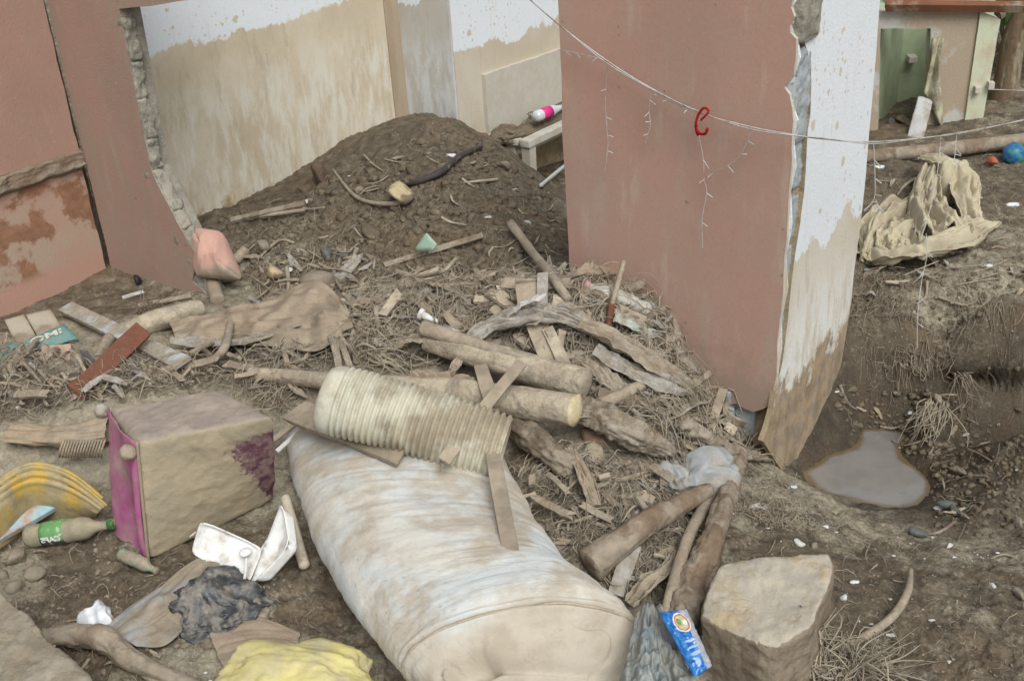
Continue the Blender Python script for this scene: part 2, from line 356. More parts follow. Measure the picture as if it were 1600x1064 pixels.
def ribbon(name, px, wpx, m, label=None, cat=None, group=None, parent=None, thick=.003, **k):
    V, Fs = ribbon_geo(px, wpx, thick=thick, **k); o = mesh(name, V, Fs, m, parent)
    md = o.modifiers.new('s', 'SOLIDIFY'); md.thickness = thick; md.offset = 0
    return tag(o, label, cat, group)
def lathe_geo(A, B, prof, seg=24, dent=0, seed=0):
    """prof = [(f along A->B, radius m)]"""
    A = np.asarray(A, float); B = np.asarray(B, float); T = nrm(B-A); u = np.array([0, 0, 1.]) if abs(T[2]) < .9 else np.array([1., 0, 0])
    N = nrm(u-T*(u@T)); S = np.cross(T, N); th = np.linspace(0, 2*np.pi, seg, endpoint=False)
    V = []
    for f, r in prof:
        V += [A+(B-A)*f+r*(math.cos(a)*S+math.sin(a)*N) for a in th]
    V = np.array(V)
    if dent: 
        ax = A+np.outer((V-A)@T, T); d = V-ax; V = ax+d*(1+dent*fbm(V, 14, 3, seed))[:, None]
    k = len(prof); Fs = [(i*seg+j, i*seg+(j+1) % seg, (i+1)*seg+(j+1) % seg, (i+1)*seg+j) for i in range(k-1) for j in range(seg)]
    Fs += [tuple(range(seg-1, -1, -1)), tuple((k-1)*seg+j for j in range(seg))]
    return V, Fs
def lathe(name, A, B, prof, m, parent=None, **k):
    V, Fs = lathe_geo(A, B, prof, **k); return mesh(name, V, Fs, m, parent)
def box_geo(c, ax, s, bev=.0):
    c = np.asarray(c, float); ax = [nrm(a) for a in ax]; V = []
    for k in (-1, 1):
        for a, b in ((-1, -1), (1, -1), (1, 1), (-1, 1)): V.append(c+ax[0]*a*s[0]/2+ax[1]*b*s[1]/2+ax[2]*k*s[2]/2)
    return np.array(V), [(0, 3, 2, 1), (4, 5, 6, 7), (0, 1, 5, 4), (1, 2, 6, 5), (2, 3, 7, 6), (3, 0, 4, 7)]
def box(name, c, ax, s, m, parent=None, bev=.004, rough=0, seed=0, L=.03):
    V, Fs = box_geo(c, ax, s); bm = bmesh.new(); vs = [bm.verts.new(v) for v in V]; [bm.faces.new([vs[i] for i in f]) for f in Fs]
    if bev: bmesh.ops.bevel(bm, geom=bm.edges[:], offset=bev, segments=2, affect='EDGES', profile=.6)
    if rough:
        bmesh.ops.triangulate(bm, faces=bm.faces); refine(bm, L, 5); bmesh.ops.recalc_face_normals(bm, faces=bm.faces); displace(bm, rough, 22, seed); displace(bm, rough*.5, 80, seed+4)
    return from_bm(name, bm, m, parent, bool(rough))

LAND = [((640, 690), 'ribbed pipe'), ((900, 640), 'cut log end'), ((840, 480), 'grey folded cloth'), ((1000, 500), 'pink front wall'), ((320, 740), 'ottoman'), ((700, 880), 'rolled mattress'), ((420, 540), 'brown tarpaulin'), ((170, 565), 'red brown board'),
        ((80, 520), 'teal sign'), ((340, 400), 'pink pillow'), ((628, 312), 'yellowish stone'), ((690, 262), 'blackish branch'), ((660, 380), 'green shard'), ((820, 210), 'laundry sink'), ((1090, 740), 'grey plastic bag'), ((1100, 880), 'muddy trunk'),
        ((1200, 940), 'large flat stone'), ((1365, 750), 'puddle'), ((1440, 350), 'beige sheet'), ((1434, 500), 'hanging wire end'), ((1560, 600), 'dug hollow'), ((1290, 620), 'white side wall'), ((1400, 960), 'curved stick'), ((370, 860), 'foam box'), ((340, 940), 'black bag'),
        ((152, 965), 'paper cup'), ((110, 830), 'green bottle'), ((60, 770), 'yellow basin'), ((40, 1000), 'concrete slab'), ((90, 680), 'cardboard'), ((480, 1040), 'yellow bag'), ((1490, 795), 'wet slates'), ((1580, 1000), 'right edge'), ((1550, 245), 'patterned ball'), ((540, 420), 'muddy hollow'), ((300, 500), 'short thick log'), ((680, 430), 'fibre bundle')]
def near(x, y):
    return min(LAND, key=lambda l: (l[0][0]-x)**2+(l[0][1]-y)**2)
def near_label(base, x, y, extra=''):
    (a, b), nm = near(x, y); w = ('just left of' if x < a-12 else 'just right of' if x > a+12 else 'next to') if abs(x-a) > abs(y-b) else ('above' if y < b else 'below')
    return base+' '+w+' the '+nm
# ---------------- materials ----------------
def _n(nt, t, **k):
    n = nt.nodes.new(t)
    for a, v in k.items(): setattr(n, a, v)
    return n
def _math(nt, op, a, b=None, c=None, clamp=False):
    n = _n(nt, 'ShaderNodeMath', operation=op, use_clamp=clamp)
    for i, v in enumerate((a, b, c)):
        if v is None: continue
        if isinstance(v, (int, float)): n.inputs[i].default_value = v
        else: nt.links.new(v, n.inputs[i])
    return n.outputs[0]
def _noise(nt, vec, sc, det=5, ro=.55, st=None, dist=0):
    n = _n(nt, 'ShaderNodeTexNoise'); n.inputs['Scale'].default_value = sc; n.inputs['Detail'].default_value = det; n.inputs['Roughness'].default_value = ro; n.inputs['Distortion'].default_value = dist
    if st:
        mp = _n(nt, 'ShaderNodeMapping'); mp.inputs['Scale'].default_value = st; nt.links.new(vec, mp.inputs[0]); vec = mp.outputs[0]
    nt.links.new(vec, n.inputs['Vector']); return n.outputs['Fac']
def _ramp(nt, f, a, b):
    n = _n(nt, 'ShaderNodeMapRange', interpolation_type='SMOOTHSTEP'); n.inputs['From Min'].default_value = a; n.inputs['From Max'].default_value = b; nt.links.new(f, n.inputs['Value']); return n.outputs[0]
def _mix(nt, f, a, b, bt='MIX'):
    n = _n(nt, 'ShaderNodeMix', data_type='RGBA', blend_type=bt)
    for i, v in ((0, f), (6, a), (7, b)):
        if isinstance(v, (int, float)): n.inputs[i].default_value = v
        elif isinstance(v, tuple): n.inputs[i].default_value = v+(1,)
        else: nt.links.new(v, n.inputs[i])
    return n.outputs[2]
DUST = (.335, .29, .21); DIRT = (.15, .108, .076)
def mat(name, c1, c2=None, mud=DUST, amt=.5, sc=6, st=None, rough=.9, bump=.3, bsc=60, dusttop=.0, edge=.12, var=.25, spec=.25, alpha=None, trans=0, bst=None, coord='Object', metal=0, c2sc=3):
    m = bpy.data.materials.new(name); m.use_nodes = True; nt = m.node_tree; b = nt.nodes['Principled BSDF']
    tc = _n(nt, 'ShaderNodeTexCoord'); vec = tc.outputs['Object']; geo = _n(nt, 'ShaderNodeNewGeometry')
    if coord == 'Position': vec = geo.outputs['Position']
    n1 = _noise(nt, vec, sc*c2sc/3*1.7, 6, .6, st); col = _mix(nt, _ramp(nt, n1, .35, .65), c1, c2 or tuple(x*.75 for x in c1))
    f = _noise(nt, vec, sc, 8, .62, st)
    if dusttop:
        sp = _n(nt, 'ShaderNodeSeparateXYZ'); nt.links.new(geo.outputs['Normal'], sp.inputs[0])
        f = _math(nt, 'ADD', f, _math(nt, 'MULTIPLY', sp.outputs[2], dusttop)); f = _math(nt, 'SUBTRACT', f, dusttop*.5)
    th = 1-amt
    th = .5+(th-.5)*.55
    mf = _ramp(nt, f, th-edge/2, th+edge/2)
    md = _mix(nt, _ramp(nt, _noise(nt, vec, sc*3.1, 5, .6), .3, .7), mud, tuple(x*.72 for x in mud))
    col = _mix(nt, mf, col, md)
    fine = _noise(nt, vec, bsc*1.3, 4, .7, bst)
    v = _math(nt, 'MULTIPLY_ADD', fine, var*2, 1-var); 
    cb = _n(nt, 'ShaderNodeVectorMath', operation='SCALE'); nt.links.new(col, cb.inputs[0]); nt.links.new(v, cb.inputs['Scale']); col = cb.outputs[0]
    nt.links.new(col, b.inputs['Base Color']); b.inputs['Specular IOR Level'].default_value = spec
    rf = _n(nt, 'ShaderNodeMapRange'); nt.links.new(mf, rf.inputs[0]); rf.inputs[3].default_value = rough; rf.inputs[4].default_value = max(rough, .88); nt.links.new(rf.outputs[0], b.inputs['Roughness'])
    bp = _n(nt, 'ShaderNodeBump'); bp.inputs['Strength'].default_value = bump; bp.inputs['Distance'].default_value = .01
    hsum = _math(nt, 'ADD', _math(nt, 'MULTIPLY', _noise(nt, vec, bsc, 6, .65, bst), .7), _math(nt, 'MULTIPLY', mf, .25)); nt.links.new(hsum, bp.inputs['Height']); nt.links.new(bp.outputs[0], b.inputs['Normal'])
    b.inputs['Metallic'].default_value = metal
    if trans: b.inputs['Transmission Weight'].default_value = trans
    if alpha is not None: b.inputs['Alpha'].default_value = alpha
    return m
# ---------------- ground ----------------
def ground_mat():
    m = bpy.data.materials.new('mud_ground'); m.use_nodes = True; nt = m.node_tree; b = nt.nodes['Principled BSDF']
    geo = _n(nt, 'ShaderNodeNewGeometry'); vec = geo.outputs['Position']
    a = _n(nt, 'ShaderNodeVertexColor'); a.layer_name = 'kind'; sp = _n(nt, 'ShaderNodeSeparateColor'); nt.links.new(a.outputs[0], sp.inputs[0])
    dust, wet = sp.outputs[0], sp.outputs[1]
    big = _noise(nt, vec, 3.2, 6, .62); mid = _noise(nt, vec, 17, 7, .68); fin = _noise(nt, vec, 85, 5, .7); vf = _noise(nt, vec, 330, 3, .7)
    dirt = _mix(nt, _ramp(nt, mid, .35, .65), (.09, .073, .052), (.18, .148, .105))
    dirt = _mix(nt, _math(nt, 'MULTIPLY', _ramp(nt, big, .5, .68), .55), dirt, (.19, .13, .08))
    pale = _mix(nt, _ramp(nt, mid, .3, .7), (.3, .268, .2), (.43, .388, .295))
    pale = _mix(nt, _ramp(nt, big, .42, .66), pale, (.28, .26, .205))
    f = _math(nt, 'ADD', dust, _math(nt, 'MULTIPLY', _math(nt, 'SUBTRACT', _noise(nt, vec, 9, 8, .68), .5), 1.5))
    f = _math(nt, 'ADD', f, _math(nt, 'MULTIPLY', _math(nt, 'SUBTRACT', fin, .5), .55))
    col = _mix(nt, _ramp(nt, f, .3, .74), dirt, pale)
    # pale crumbs of plaster and lime
    vo = _n(nt, 'ShaderNodeTexVoronoi'); vo.inputs['Scale'].default_value = 70; nt.links.new(vec, vo.inputs['Vector'])
    cr = _math(nt, 'MULTIPLY', _math(nt, 'LESS_THAN', vo.outputs['Distance'], .24), _math(nt, 'GREATER_THAN', _noise(nt, vec, 6, 6, .7), .56))
    spc = _n(nt, 'ShaderNodeSeparateColor'); nt.links.new(vo.outputs['Color'], spc.inputs[0]); cr = _math(nt, 'MULTIPLY', cr, _math(nt, 'GREATER_THAN', spc.outputs[0], .62))
    col = _mix(nt, _math(nt, 'MULTIPLY', cr, .75), col, (.42, .38, .31))
    wf = _ramp(nt, _math(nt, 'ADD', wet, _math(nt, 'MULTIPLY', _math(nt, 'SUBTRACT', mid, .5), .9)), .3, .8)
    dk = _n(nt, 'ShaderNodeVectorMath', operation='SCALE'); nt.links.new(col, dk.inputs[0]); dk.inputs['Scale'].default_value = .5
    col = _mix(nt, wf, col, dk.outputs[0])
    v = _math(nt, 'MULTIPLY_ADD', _math(nt, 'MULTIPLY', fin, vf), 2.2, .48)
    cb = _n(nt, 'ShaderNodeVectorMath', operation='SCALE'); nt.links.new(col, cb.inputs[0]); nt.links.new(v, cb.inputs['Scale'])
    nt.links.new(cb.outputs[0], b.inputs['Base Color']); b.inputs['Specular IOR Level'].default_value = .3
    nt.links.new(_math(nt, 'MULTIPLY_ADD', wf, -.45, .92), b.inputs['Roughness'])
    bp = _n(nt, 'ShaderNodeBump'); bp.inputs['Strength'].default_value = .75; bp.inputs['Distance'].default_value = .012
    nt.links.new(_math(nt, 'ADD', fin, _math(nt, 'MULTIPLY', vf, .4)), bp.inputs['Height']); nt.links.new(bp.outputs[0], b.inputs['Normal'])
    return m
def make_ground():
    az = np.concatenate([np.linspace(-180, -40, 40)[:-1], np.linspace(-40, 40, 900), np.linspace(40, 180, 40)[1:-1]])*np.pi/180
    rr = np.concatenate([[.05, .5, 1.0], np.exp(np.linspace(math.log(1.6), math.log(11), 780)), np.exp(np.linspace(math.log(11.2), math.log(400), 30))])
    A, Rr = np.meshgrid(az, rr); X = Rr*np.sin(A); Y = Rr*np.cos(A)
    Z = height(X, Y, True); ch = _bil(GC, X, Y)
    # overhanging lip of the dug bank: push the upper lip out over the hollow
    q = at(1550, 608, -.2); d = np.exp(-((X-q[0])**2/.34**2)**2-((Y-q[1])**2/.3**2)); k = -d*np.exp(-((Z+.23)/.075)**2)*.09*(1+.9*fbm(np.stack([X, Y, Z], -1), 9, 3, 66))
    dr = nrm(np.array([q[0], q[1]])); X2 = X-dr[0]*k; Y2 = Y-dr[1]*k
    V = np.stack([X2, Y2, Z], -1).reshape(-1, 3); na = len(az); nr = len(rr)
    i, j = np.meshgrid(np.arange(nr-1), np.arange(na), indexing='ij'); j2 = (j+1) % na
    Fs = np.stack([i*na+j, i*na+j2, (i+1)*na+j2, (i+1)*na+j], -1).reshape(-1, 4)[:, ::-1]
    me = bpy.data.meshes.new('ground'); me.vertices.add(len(V)); me.vertices.foreach_set('co', V.astype(np.float32).ravel())
    me.loops.add(Fs.size); me.loops.foreach_set('vertex_index', Fs.astype(np.int32).ravel()); me.polygons.add(len(Fs)); me.polygons.foreach_set('loop_start', np.arange(0, Fs.size, 4, dtype=np.int32))
    me.update(calc_edges=True); me.polygons.foreach_set('use_smooth', [True]*len(Fs))
    ca = me.color_attributes.new('kind', 'FLOAT_COLOR', 'POINT'); c = np.ones((len(V), 4), np.float32); c[:, 0] = ch[..., 1].ravel(); c[:, 1] = ch[..., 2].ravel(); c[:, 2] = 0
    ca.data.foreach_set('color', c.ravel()); me.materials.append(ground_mat())
    o = bpy.data.objects.new('ground', me); COL.objects.link(o); o['kind'] = 'structure'
make_ground()
def make_puddle():
    m = bpy.data.materials.new('muddy_water'); m.use_nodes = True; nt = m.node_tree; b = nt.nodes['Principled BSDF']
    vec = _n(nt, 'ShaderNodeNewGeometry').outputs['Position']
    col = _mix(nt, _ramp(nt, _noise(nt, vec, 5, 4, .6), .35, .65), (.2, .19, .18), (.24, .23, .22))  # deep water lifted to pale grey, sky reflection put into the base colour
    a = _n(nt, 'ShaderNodeVertexColor'); a.layer_name = 'depth'; sp = _n(nt, 'ShaderNodeSeparateColor'); nt.links.new(a.outputs[0], sp.inputs[0])
    col = _mix(nt, _ramp(nt, _math(nt, 'ADD', sp.outputs[0], _math(nt, 'MULTIPLY', _math(nt, 'SUBTRACT', _noise(nt, vec, 12, 5, .6), .5), .5)), .2, .62), (.15, .11, .06), col)
    nt.links.new(col, b.inputs['Base Color']); b.inputs['Roughness'].default_value = .04; b.inputs['Specular IOR Level'].default_value = .9; b.inputs['IOR'].default_value = 1.75
    bp = _n(nt, 'ShaderNodeBump'); bp.inputs['Strength'].default_value = .06; bp.inputs['Distance'].default_value = .01; nt.links.new(_noise(nt, vec, 14, 3, .5), bp.inputs['Height']); nt.links.new(bp.outputs[0], b.inputs['Normal'])
    c = at(1365, 750, -.42); n = 90; U, W_ = np.meshgrid(np.linspace(-.5, .3, n), np.linspace(-.6, .6, n)); X = c[0]+U.ravel(); Y = c[1]+W_.ravel()
    V = np.stack([X, Y, X*0-.415], -1); o = mesh('puddle', V, np.array([(j*n+i, j*n+i+1, (j+1)*n+i+1, (j+1)*n+i) for j in range(n-1) for i in range(n-1)]), m); o['kind'] = 'structure'
    ca = o.data.color_attributes.new('depth', 'FLOAT_COLOR', 'POINT'); cc = np.ones((len(V), 4), np.float32); cc[:, 0] = np.clip((-.415-height(X, Y))/.05, 0, 1); ca.data.foreach_set('color', cc.ravel())
make_puddle()

# ---------------- wall materials ----------------
def wallmat(name, fn, bump=.35, rough=.9, bsc=90, bst=None):
    m = bpy.data.materials.new(name); m.use_nodes = True; nt = m.node_tree; b = nt.nodes['Principled BSDF']
    geo = _n(nt, 'ShaderNodeNewGeometry'); vec = geo.outputs['Position']; sp = _n(nt, 'ShaderNodeSeparateXYZ'); nt.links.new(vec, sp.inputs[0])
    col = fn(nt, vec, sp.outputs[2]); v = _math(nt, 'MULTIPLY_ADD', _noise(nt, vec, 120, 4, .7), .3, .85)
    cb = _n(nt, 'ShaderNodeVectorMath', operation='SCALE'); nt.links.new(col, cb.inputs[0]); nt.links.new(v, cb.inputs['Scale'])
    nt.links.new(cb.outputs[0], b.inputs['Base Color']); b.inputs['Roughness'].default_value = rough; b.inputs['Specular IOR Level'].default_value = .2
    bp = _n(nt, 'ShaderNodeBump'); bp.inputs['Strength'].default_value = bump; bp.inputs['Distance'].default_value = .008
    nt.links.new(_noise(nt, vec, bsc, 6, .65, bst), bp.inputs['Height']); nt.links.new(bp.outputs[0], b.inputs['Normal']); return m
def specks(nt, vec, sc, thr, dens, big=4):
    vo = _n(nt, 'ShaderNodeTexVoronoi'); vo.inputs['Scale'].default_value = sc; 
    wv = _mix(nt, .012, vec, _n(nt, 'ShaderNodeTexNoise').outputs['Color']) if False else vec
    nt.links.new(wv, vo.inputs['Vector']); s = _n(nt, 'ShaderNodeSeparateColor'); nt.links.new(vo.outputs['Color'], s.inputs[0])
    a = _math(nt, 'LESS_THAN', _math(nt, 'ADD', vo.outputs['Distance'], _math(nt, 'MULTIPLY', _math(nt, 'SUBTRACT', _noise(nt, vec, sc*2.5, 3), .5), .5)), _math(nt, 'MULTIPLY', s.outputs[1], thr))
    return _math(nt, 'MULTIPLY', a, _math(nt, 'GREATER_THAN', s.outputs[0], dens))
def pink_fn(cl, cd, smear, lowz=None, lowc=None):
    def fn(nt, vec, z):
        c = _mix(nt, _ramp(nt, _noise(nt, vec, 2.2, 6, .6), .35, .65), cl, cd)
        f = _ramp(nt, _noise(nt, vec, 3, 7, .65, (1.6, 1.6, .45)), .47, .66)
        c = _mix(nt, _math(nt, 'MULTIPLY', f, .75), c, smear)
        c = _mix(nt, _math(nt, 'MULTIPLY', _ramp(nt, _noise(nt, vec, 9, 8, .7, (1.5, 1.5, .35)), .54, .7), .5), c, tuple(min(1, x*1.22) for x in smear))
        c = _mix(nt, _math(nt, 'MULTIPLY', _ramp(nt, _noise(nt, vec, 1.6, 5, .55), .42, .6), .35), c, tuple(x*.8 for x in cl))
        c = _mix(nt, _math(nt, 'MULTIPLY', _ramp(nt, _noise(nt, vec, 38, 6, .75), .56, .7), .35), c, tuple(x*.78 for x in cl))
        c = _mix(nt, _math(nt, 'MULTIPLY', specks(nt, vec, 26, .24, .92), .7), c, (.24, .19, .15))
        c = _mix(nt, _math(nt, 'MULTIPLY', specks(nt, vec, 48, .3, .86), .6), c, (.42, .33, .26))
        sp2 = _math(nt, 'MULTIPLY', specks(nt, vec, 55, .5, .45), _ramp(nt, _math(nt, 'ADD', z, _math(nt, 'MULTIPLY', _noise(nt, vec, 5, 4), .5)), .85, .4)); c = _mix(nt, _math(nt, 'MULTIPLY', sp2, .6), c, (.36, .29, .225))
        if lowz is not None:
            g = _ramp(nt, _math(nt, 'ADD', _math(nt, 'SUBTRACT', lowz, z), _math(nt, 'MULTIPLY', _math(nt, 'SUBTRACT', _noise(nt, vec, 4, 6, .65), .5), .7)), -.02, .12)
            c = _mix(nt, _math(nt, 'MULTIPLY', g, .75), c, lowc)
        return c
    return fn
M = {}
M['pinkE'] = wallmat('pink_paint_front', bump=.14, bsc=40, fn=pink_fn((.46, .29, .235), (.43, .295, .24), (.42, .33, .27), .22, (.33, .255, .2)))
M['pinkB'] = wallmat('pink_paint_return', pink_fn((.39, .255, .21), (.35, .26, .21), (.32, .27, .21)))
M['pinkL'] = wallmat('pink_paint_left', pink_fn((.38, .235, .19), (.35, .235, .185), (.35, .25, .2)))
def stained(nt, vec, z):
    c = _mix(nt, _ramp(nt, _noise(nt, vec, 3, 6, .6), .35, .65), (.42, .275, .215), (.4, .3, .23))
    c = _mix(nt, _ramp(nt, _noise(nt, vec, 2.6, 7, .62), .5, .6), c, (.4, .31, .24))
    f = _ramp(nt, _math(nt, 'ADD', _noise(nt, vec, 3.6, 8, .6), _math(nt, 'MULTIPLY', _ramp(nt, z, .18, .42), .1)), .545, .6)
    c = _mix(nt, _math(nt, 'MULTIPLY', f, .9), c, _mix(nt, _ramp(nt, _noise(nt, vec, 14, 6, .7), .35, .65), (.21, .105, .06), (.31, .165, .1)))
    g = _ramp(nt, z, .16, .1); return _mix(nt, g, c, (.44, .27, .215))
M['pinkstain'] = wallmat('pink_paint_rust_stained', stained)
def white_fn(tide, mudc, mudc2, base, based, white=(.74, .79, .84), streak=(7, 7, .7), wlow=(.56, .55, .5), wamt=.5, rag=.24):
    def fn(nt, vec, z):
        zz = _math(nt, 'ADD', z, _math(nt, 'MULTIPLY', _math(nt, 'SUBTRACT', _noise(nt, vec, 3.2, 7, .6, (1.6, 1.6, .9)), .5), rag))
        zz = _math(nt, 'ADD', zz, _math(nt, 'MULTIPLY', _math(nt, 'SUBTRACT', _noise(nt, vec, 34, 4, .7), .5), .05))
        m1 = _mix(nt, _ramp(nt, _noise(nt, vec, 2.4, 6, .6), .38, .64), mudc, mudc2)
        st = _ramp(nt, _noise(nt, vec, 6, 8, .72, (2.2, 2.2, .6)), .5-.2*(wamt-.5), .68-.2*(wamt-.5))
        near = _ramp(nt, z, tide-.06, tide-.42)
        c = _mix(nt, _math(nt, 'MULTIPLY', _math(nt, 'MULTIPLY', st, near), .85), m1, wlow)
        c = _mix(nt, _math(nt, 'MULTIPLY', _ramp(nt, _noise(nt, vec, 5, 7, .7, (2, 2, .5)), .56, .66), .45), c, tuple(x*.72 for x in mudc))
        w = white; w = _mix(nt, _math(nt, 'MULTIPLY', _ramp(nt, _noise(nt, vec, 7, 7, .7, (2, 2, .4)), .57, .66), .3), w, (.6, .58, .53))
        sp_ = _math(nt, 'MULTIPLY', specks(nt, vec, 40, .42, .5), _ramp(nt, _noise(nt, vec, 3, 3), .38, .62)); w = _mix(nt, _math(nt, 'MULTIPLY', sp_, .8), w, mudc)
        sp2 = specks(nt, vec, 15, .36, .8); w = _mix(nt, _math(nt, 'MULTIPLY', sp2, .85), w, mudc)
        c = _mix(nt, _ramp(nt, zz, tide-.006, tide+.012), c, w)
        if base is not None:
            g = _ramp(nt, _math(nt, 'SUBTRACT', z, _math(nt, 'MULTIPLY', _math(nt, 'SUBTRACT', _noise(nt, vec, 6, 8, .7, (1.3, 1.3, 1)), .5), .6)), base, base-.08)
            c = _mix(nt, _math(nt, 'MULTIPLY', g, .85), c, _mix(nt, _ramp(nt, _noise(nt, vec, 10, 8, .75, (1.3, 1.3, .9)), .38, .62), based, tuple(x*.5 for x in based)))
        return c
    return fn
M['whiteC'] = wallmat('white_wall_silt_below_tide_line', white_fn(1.03, (.56, .485, .36), (.64, .575, .455), .13, (.44, .33, .17), wlow=(.7, .68, .6), wamt=.9))
M['whiteP'] = wallmat('white_pilaster_silt', white_fn(.95, (.54, .53, .5), (.5, .48, .43), .0, (.42, .33, .22), wlow=(.64, .67, .7), wamt=1.0, rag=.7))
M['whiteR'] = wallmat('white_wall_beyond', white_fn(.62, (.54, .475, .37), (.6, .55, .46), -.0, (.42, .33, .18), rag=.3))
M['pilstain'] = wallmat('silted_pilaster_side', lambda nt, vec, z: _mix(nt, _ramp(nt, _noise(nt, vec, 4, 6, .6, (2, 2, .5)), .35, .65), (.42, .345, .26), (.36, .29, .21)))  # silt-stained strip at the end of the back wall
M['whiteF'] = wallmat('white_wall_flaking', white_fn(.62, (.56, .5, .4), (.62, .58, .5), .1, (.34, .24, .135), white=(.72, .77, .82), wlow=(.72, .74, .73), wamt=1.1, rag=.5), bump=.5)
def conc(c1, c2): return lambda nt, vec, z: _mix(nt, _ramp(nt, _noise(nt, vec, 9, 8, .7), .35, .65), c1, c2)
M['conc'] = wallmat('broken_concrete', conc((.22, .21, .175), (.36, .34, .285)), bump=1, bsc=45)
M['concL'] = wallmat('rough_brown_concrete', conc((.26, .225, .175), (.2, .14, .095)), bump=1, bsc=40)
M['concblue'] = wallmat('blue_grey_concrete', conc((.3, .34, .37), (.37, .4, .41)), bump=.6, bsc=50)
M['plas'] = wallmat('silted_cement_slab', conc((.5, .47, .4), (.55, .53, .47)), bump=.3)
M['footing'] = wallmat('sandy_footing', conc((.4, .31, .2), (.28, .235, .16)), bump=1, bsc=30)
M['sink'] = mat('sink_cement', (.5, .49, .44), (.42, .4, .33), amt=.3, sc=4, rough=.7, bump=.3)
M['green'] = wallmat('pale_green_paint', conc((.42, .5, .34), (.36, .42, .28)), bump=.2)
M['greenlt'] = wallmat('cream_green_post', lambda nt, vec, z: _mix(nt, _ramp(nt, _noise(nt, vec, 3, 6, .65), .45, .62), (.56, .6, .45), (.5, .43, .32)), bump=.3)

# ---------------- pink and white walls, left ----------------
d1 = nrm([.616, .787, 0]); d2 = nrm([-.787, .616, 0]); CL = at(175, 425, 0.0)*[1, 1, 0]
wl = empty('house_wall', CL+d1*-1, 'faded pink wall at far left with a rough concrete ledge and rust stains below it', 'wall')
def strip(name, P0, d, t0, t1, z0, z1, off, m, parent, amp=.02, nx=180, nz=24, seed=3):
    n = np.array([d[1], -d[0], 0]); n = n if n@(CO-np.asarray(P0)) > 0 else -n
    T, Z = np.meshgrid(np.linspace(t0, t1, nx), np.linspace(0, 1, nz)); zz = z0+(z1-z0)*Z
    B_ = np.asarray(P0)*[1, 1, 0]; Q = B_+T[..., None]*np.asarray(d)+np.stack([0*T, 0*T, zz], -1)
    e = np.minimum(1, 5*np.minimum(Z, 1-Z)); q2 = Q+0
    a = fbm(Q, 14, 5, seed, .65, True)*amp+fbm(Q, 60, 3, seed)*amp*.3
    Q = Q+n*(off+a*e)[..., None]-n*((1-e)*.03)[..., None]; Q[..., 2] += .012*fbm(q2, 9, 3, seed+4)
    V = Q.reshape(-1, 3); return mesh(name, V, [(j*nx+i, j*nx+i+1, (j+1)*nx+i+1, (j+1)*nx+i) for j in range(nz-1) for i in range(nx-1)], m, parent)
_b1 = tz([(0, 300), (135, 268), (0, 272), (130, 236)], CL, d1)
zb0 = (_b1[0][1]+_b1[1][1])/2; zb1 = (_b1[2][1]+_b1[3][1])/2
slab('render_upper', CL, d1, [(-6, zb1), (-.02, zb1), (-.012, 2.2), (-6, 2.2)], .14, M['pinkL'], wl, 0, .008, sidem=M['concL'])
slab('wall_core', CL, d1, [(-6, -.6), (.08, -.6), (.08, 2.2), (-6, 2.2)], .12, M['concL'], wl, -.15)
slab('render_lower', CL, d1, [(-6, -.6), (-.015, -.6), (-.015, zb0), (-6, zb0)], .12, M['pinkstain'], wl, -.02, .006, sidem=M['concL'])
strip('concrete_ledge', CL, d1, -3, -.01, zb0-.012, zb1+.012, .008, M['concL'], wl, .02)
# return wall with the broken jamb
nd2 = -d2
wb = empty('return_wall', CL+nd2*.3, 'pink wall standing out into the room with a broken jagged edge of grey blocks', 'wall')
edge = [(186, 14), (195, 60), (203, 100), (212, 150), (222, 200), (231, 240), (237, 268), (246, 290), (262, 318), (275, 345), (290, 372), (302, 392), (304, 420), (300, 440), (318, 455), (333, 472)]
pl = tz(edge, CL, nd2); top = tz([(330, -4)], CL, nd2)[0]
slab('pink_render', CL, nd2, [(.004, -.6), (.9, -.6)]+pl[::-1]+[(pl[0][0]+.06, pl[0][1]+.005), (top[0], top[1]), (top[0]+.5, top[1]+.3), (top[0]+.5, 2.2), (.004, 2.2)], .02, M['pinkB'], wb, .0, .006, sidem=M['conc'])
core = [(t-.012, z) for t, z in pl]
slab('wall_core', CL, nd2, [(.004, -.6), (.86, -.6)]+core[::-1]+[(top[0]-.02, top[1]+.01), (top[0]+.45, top[1]+.3), (top[0]+.45, 2.2), (.004, 2.2)], .1, M['conc'], wb, -.02)
# exposed blocks along the jamb, one above another
nb = np.array([nd2[1], -nd2[0], 0]); nb = nb if nb@(CO-CL) > 0 else -nb
jt = np.array(pl); jt = jt[np.argsort(jt[:, 1])]; zz = .0; k = 0
while zz < pl[0][1]-.03:
    hgt = [.17, .2, .085, .19, .15, .2][k % 6]; hgt = min(hgt, pl[0][1]-zz)
    def tt(z): return float(np.interp(z, jt[:, 1], jt[:, 0]))
    c0 = CL*[1, 1, 0]; bm = bmesh.new(); vs = []
    for z in (zz+.001, zz+hgt-.002):
        for a, b in ((-.09, -.004), (.01, -.004), (.008, -.066), (-.09, -.066)):
            q = c0+nd2*(tt(z)+a-.004)+nb*(b-.004); vs.append(bm.verts.new((q[0], q[1], z)))
    for f in ((0, 3, 2, 1), (4, 5, 6, 7), (0, 1, 5, 4), (1, 2, 6, 5), (2, 3, 7, 6), (3, 0, 4, 7)): bm.faces.new([vs[i] for i in f])
    bmesh.ops.triangulate(bm, faces=bm.faces); refine(bm, .018, 5); bmesh.ops.smooth_vert(bm, verts=bm.verts, factor=.5, use_axis_x=True, use_axis_y=True, use_axis_z=True); bmesh.ops.recalc_face_normals(bm, faces=bm.faces); displace(bm, .018, 20, k); displace(bm, .007, 70, k+3)
    from_bm('block', bm, M['conc'], wb); zz += hgt; k += 1
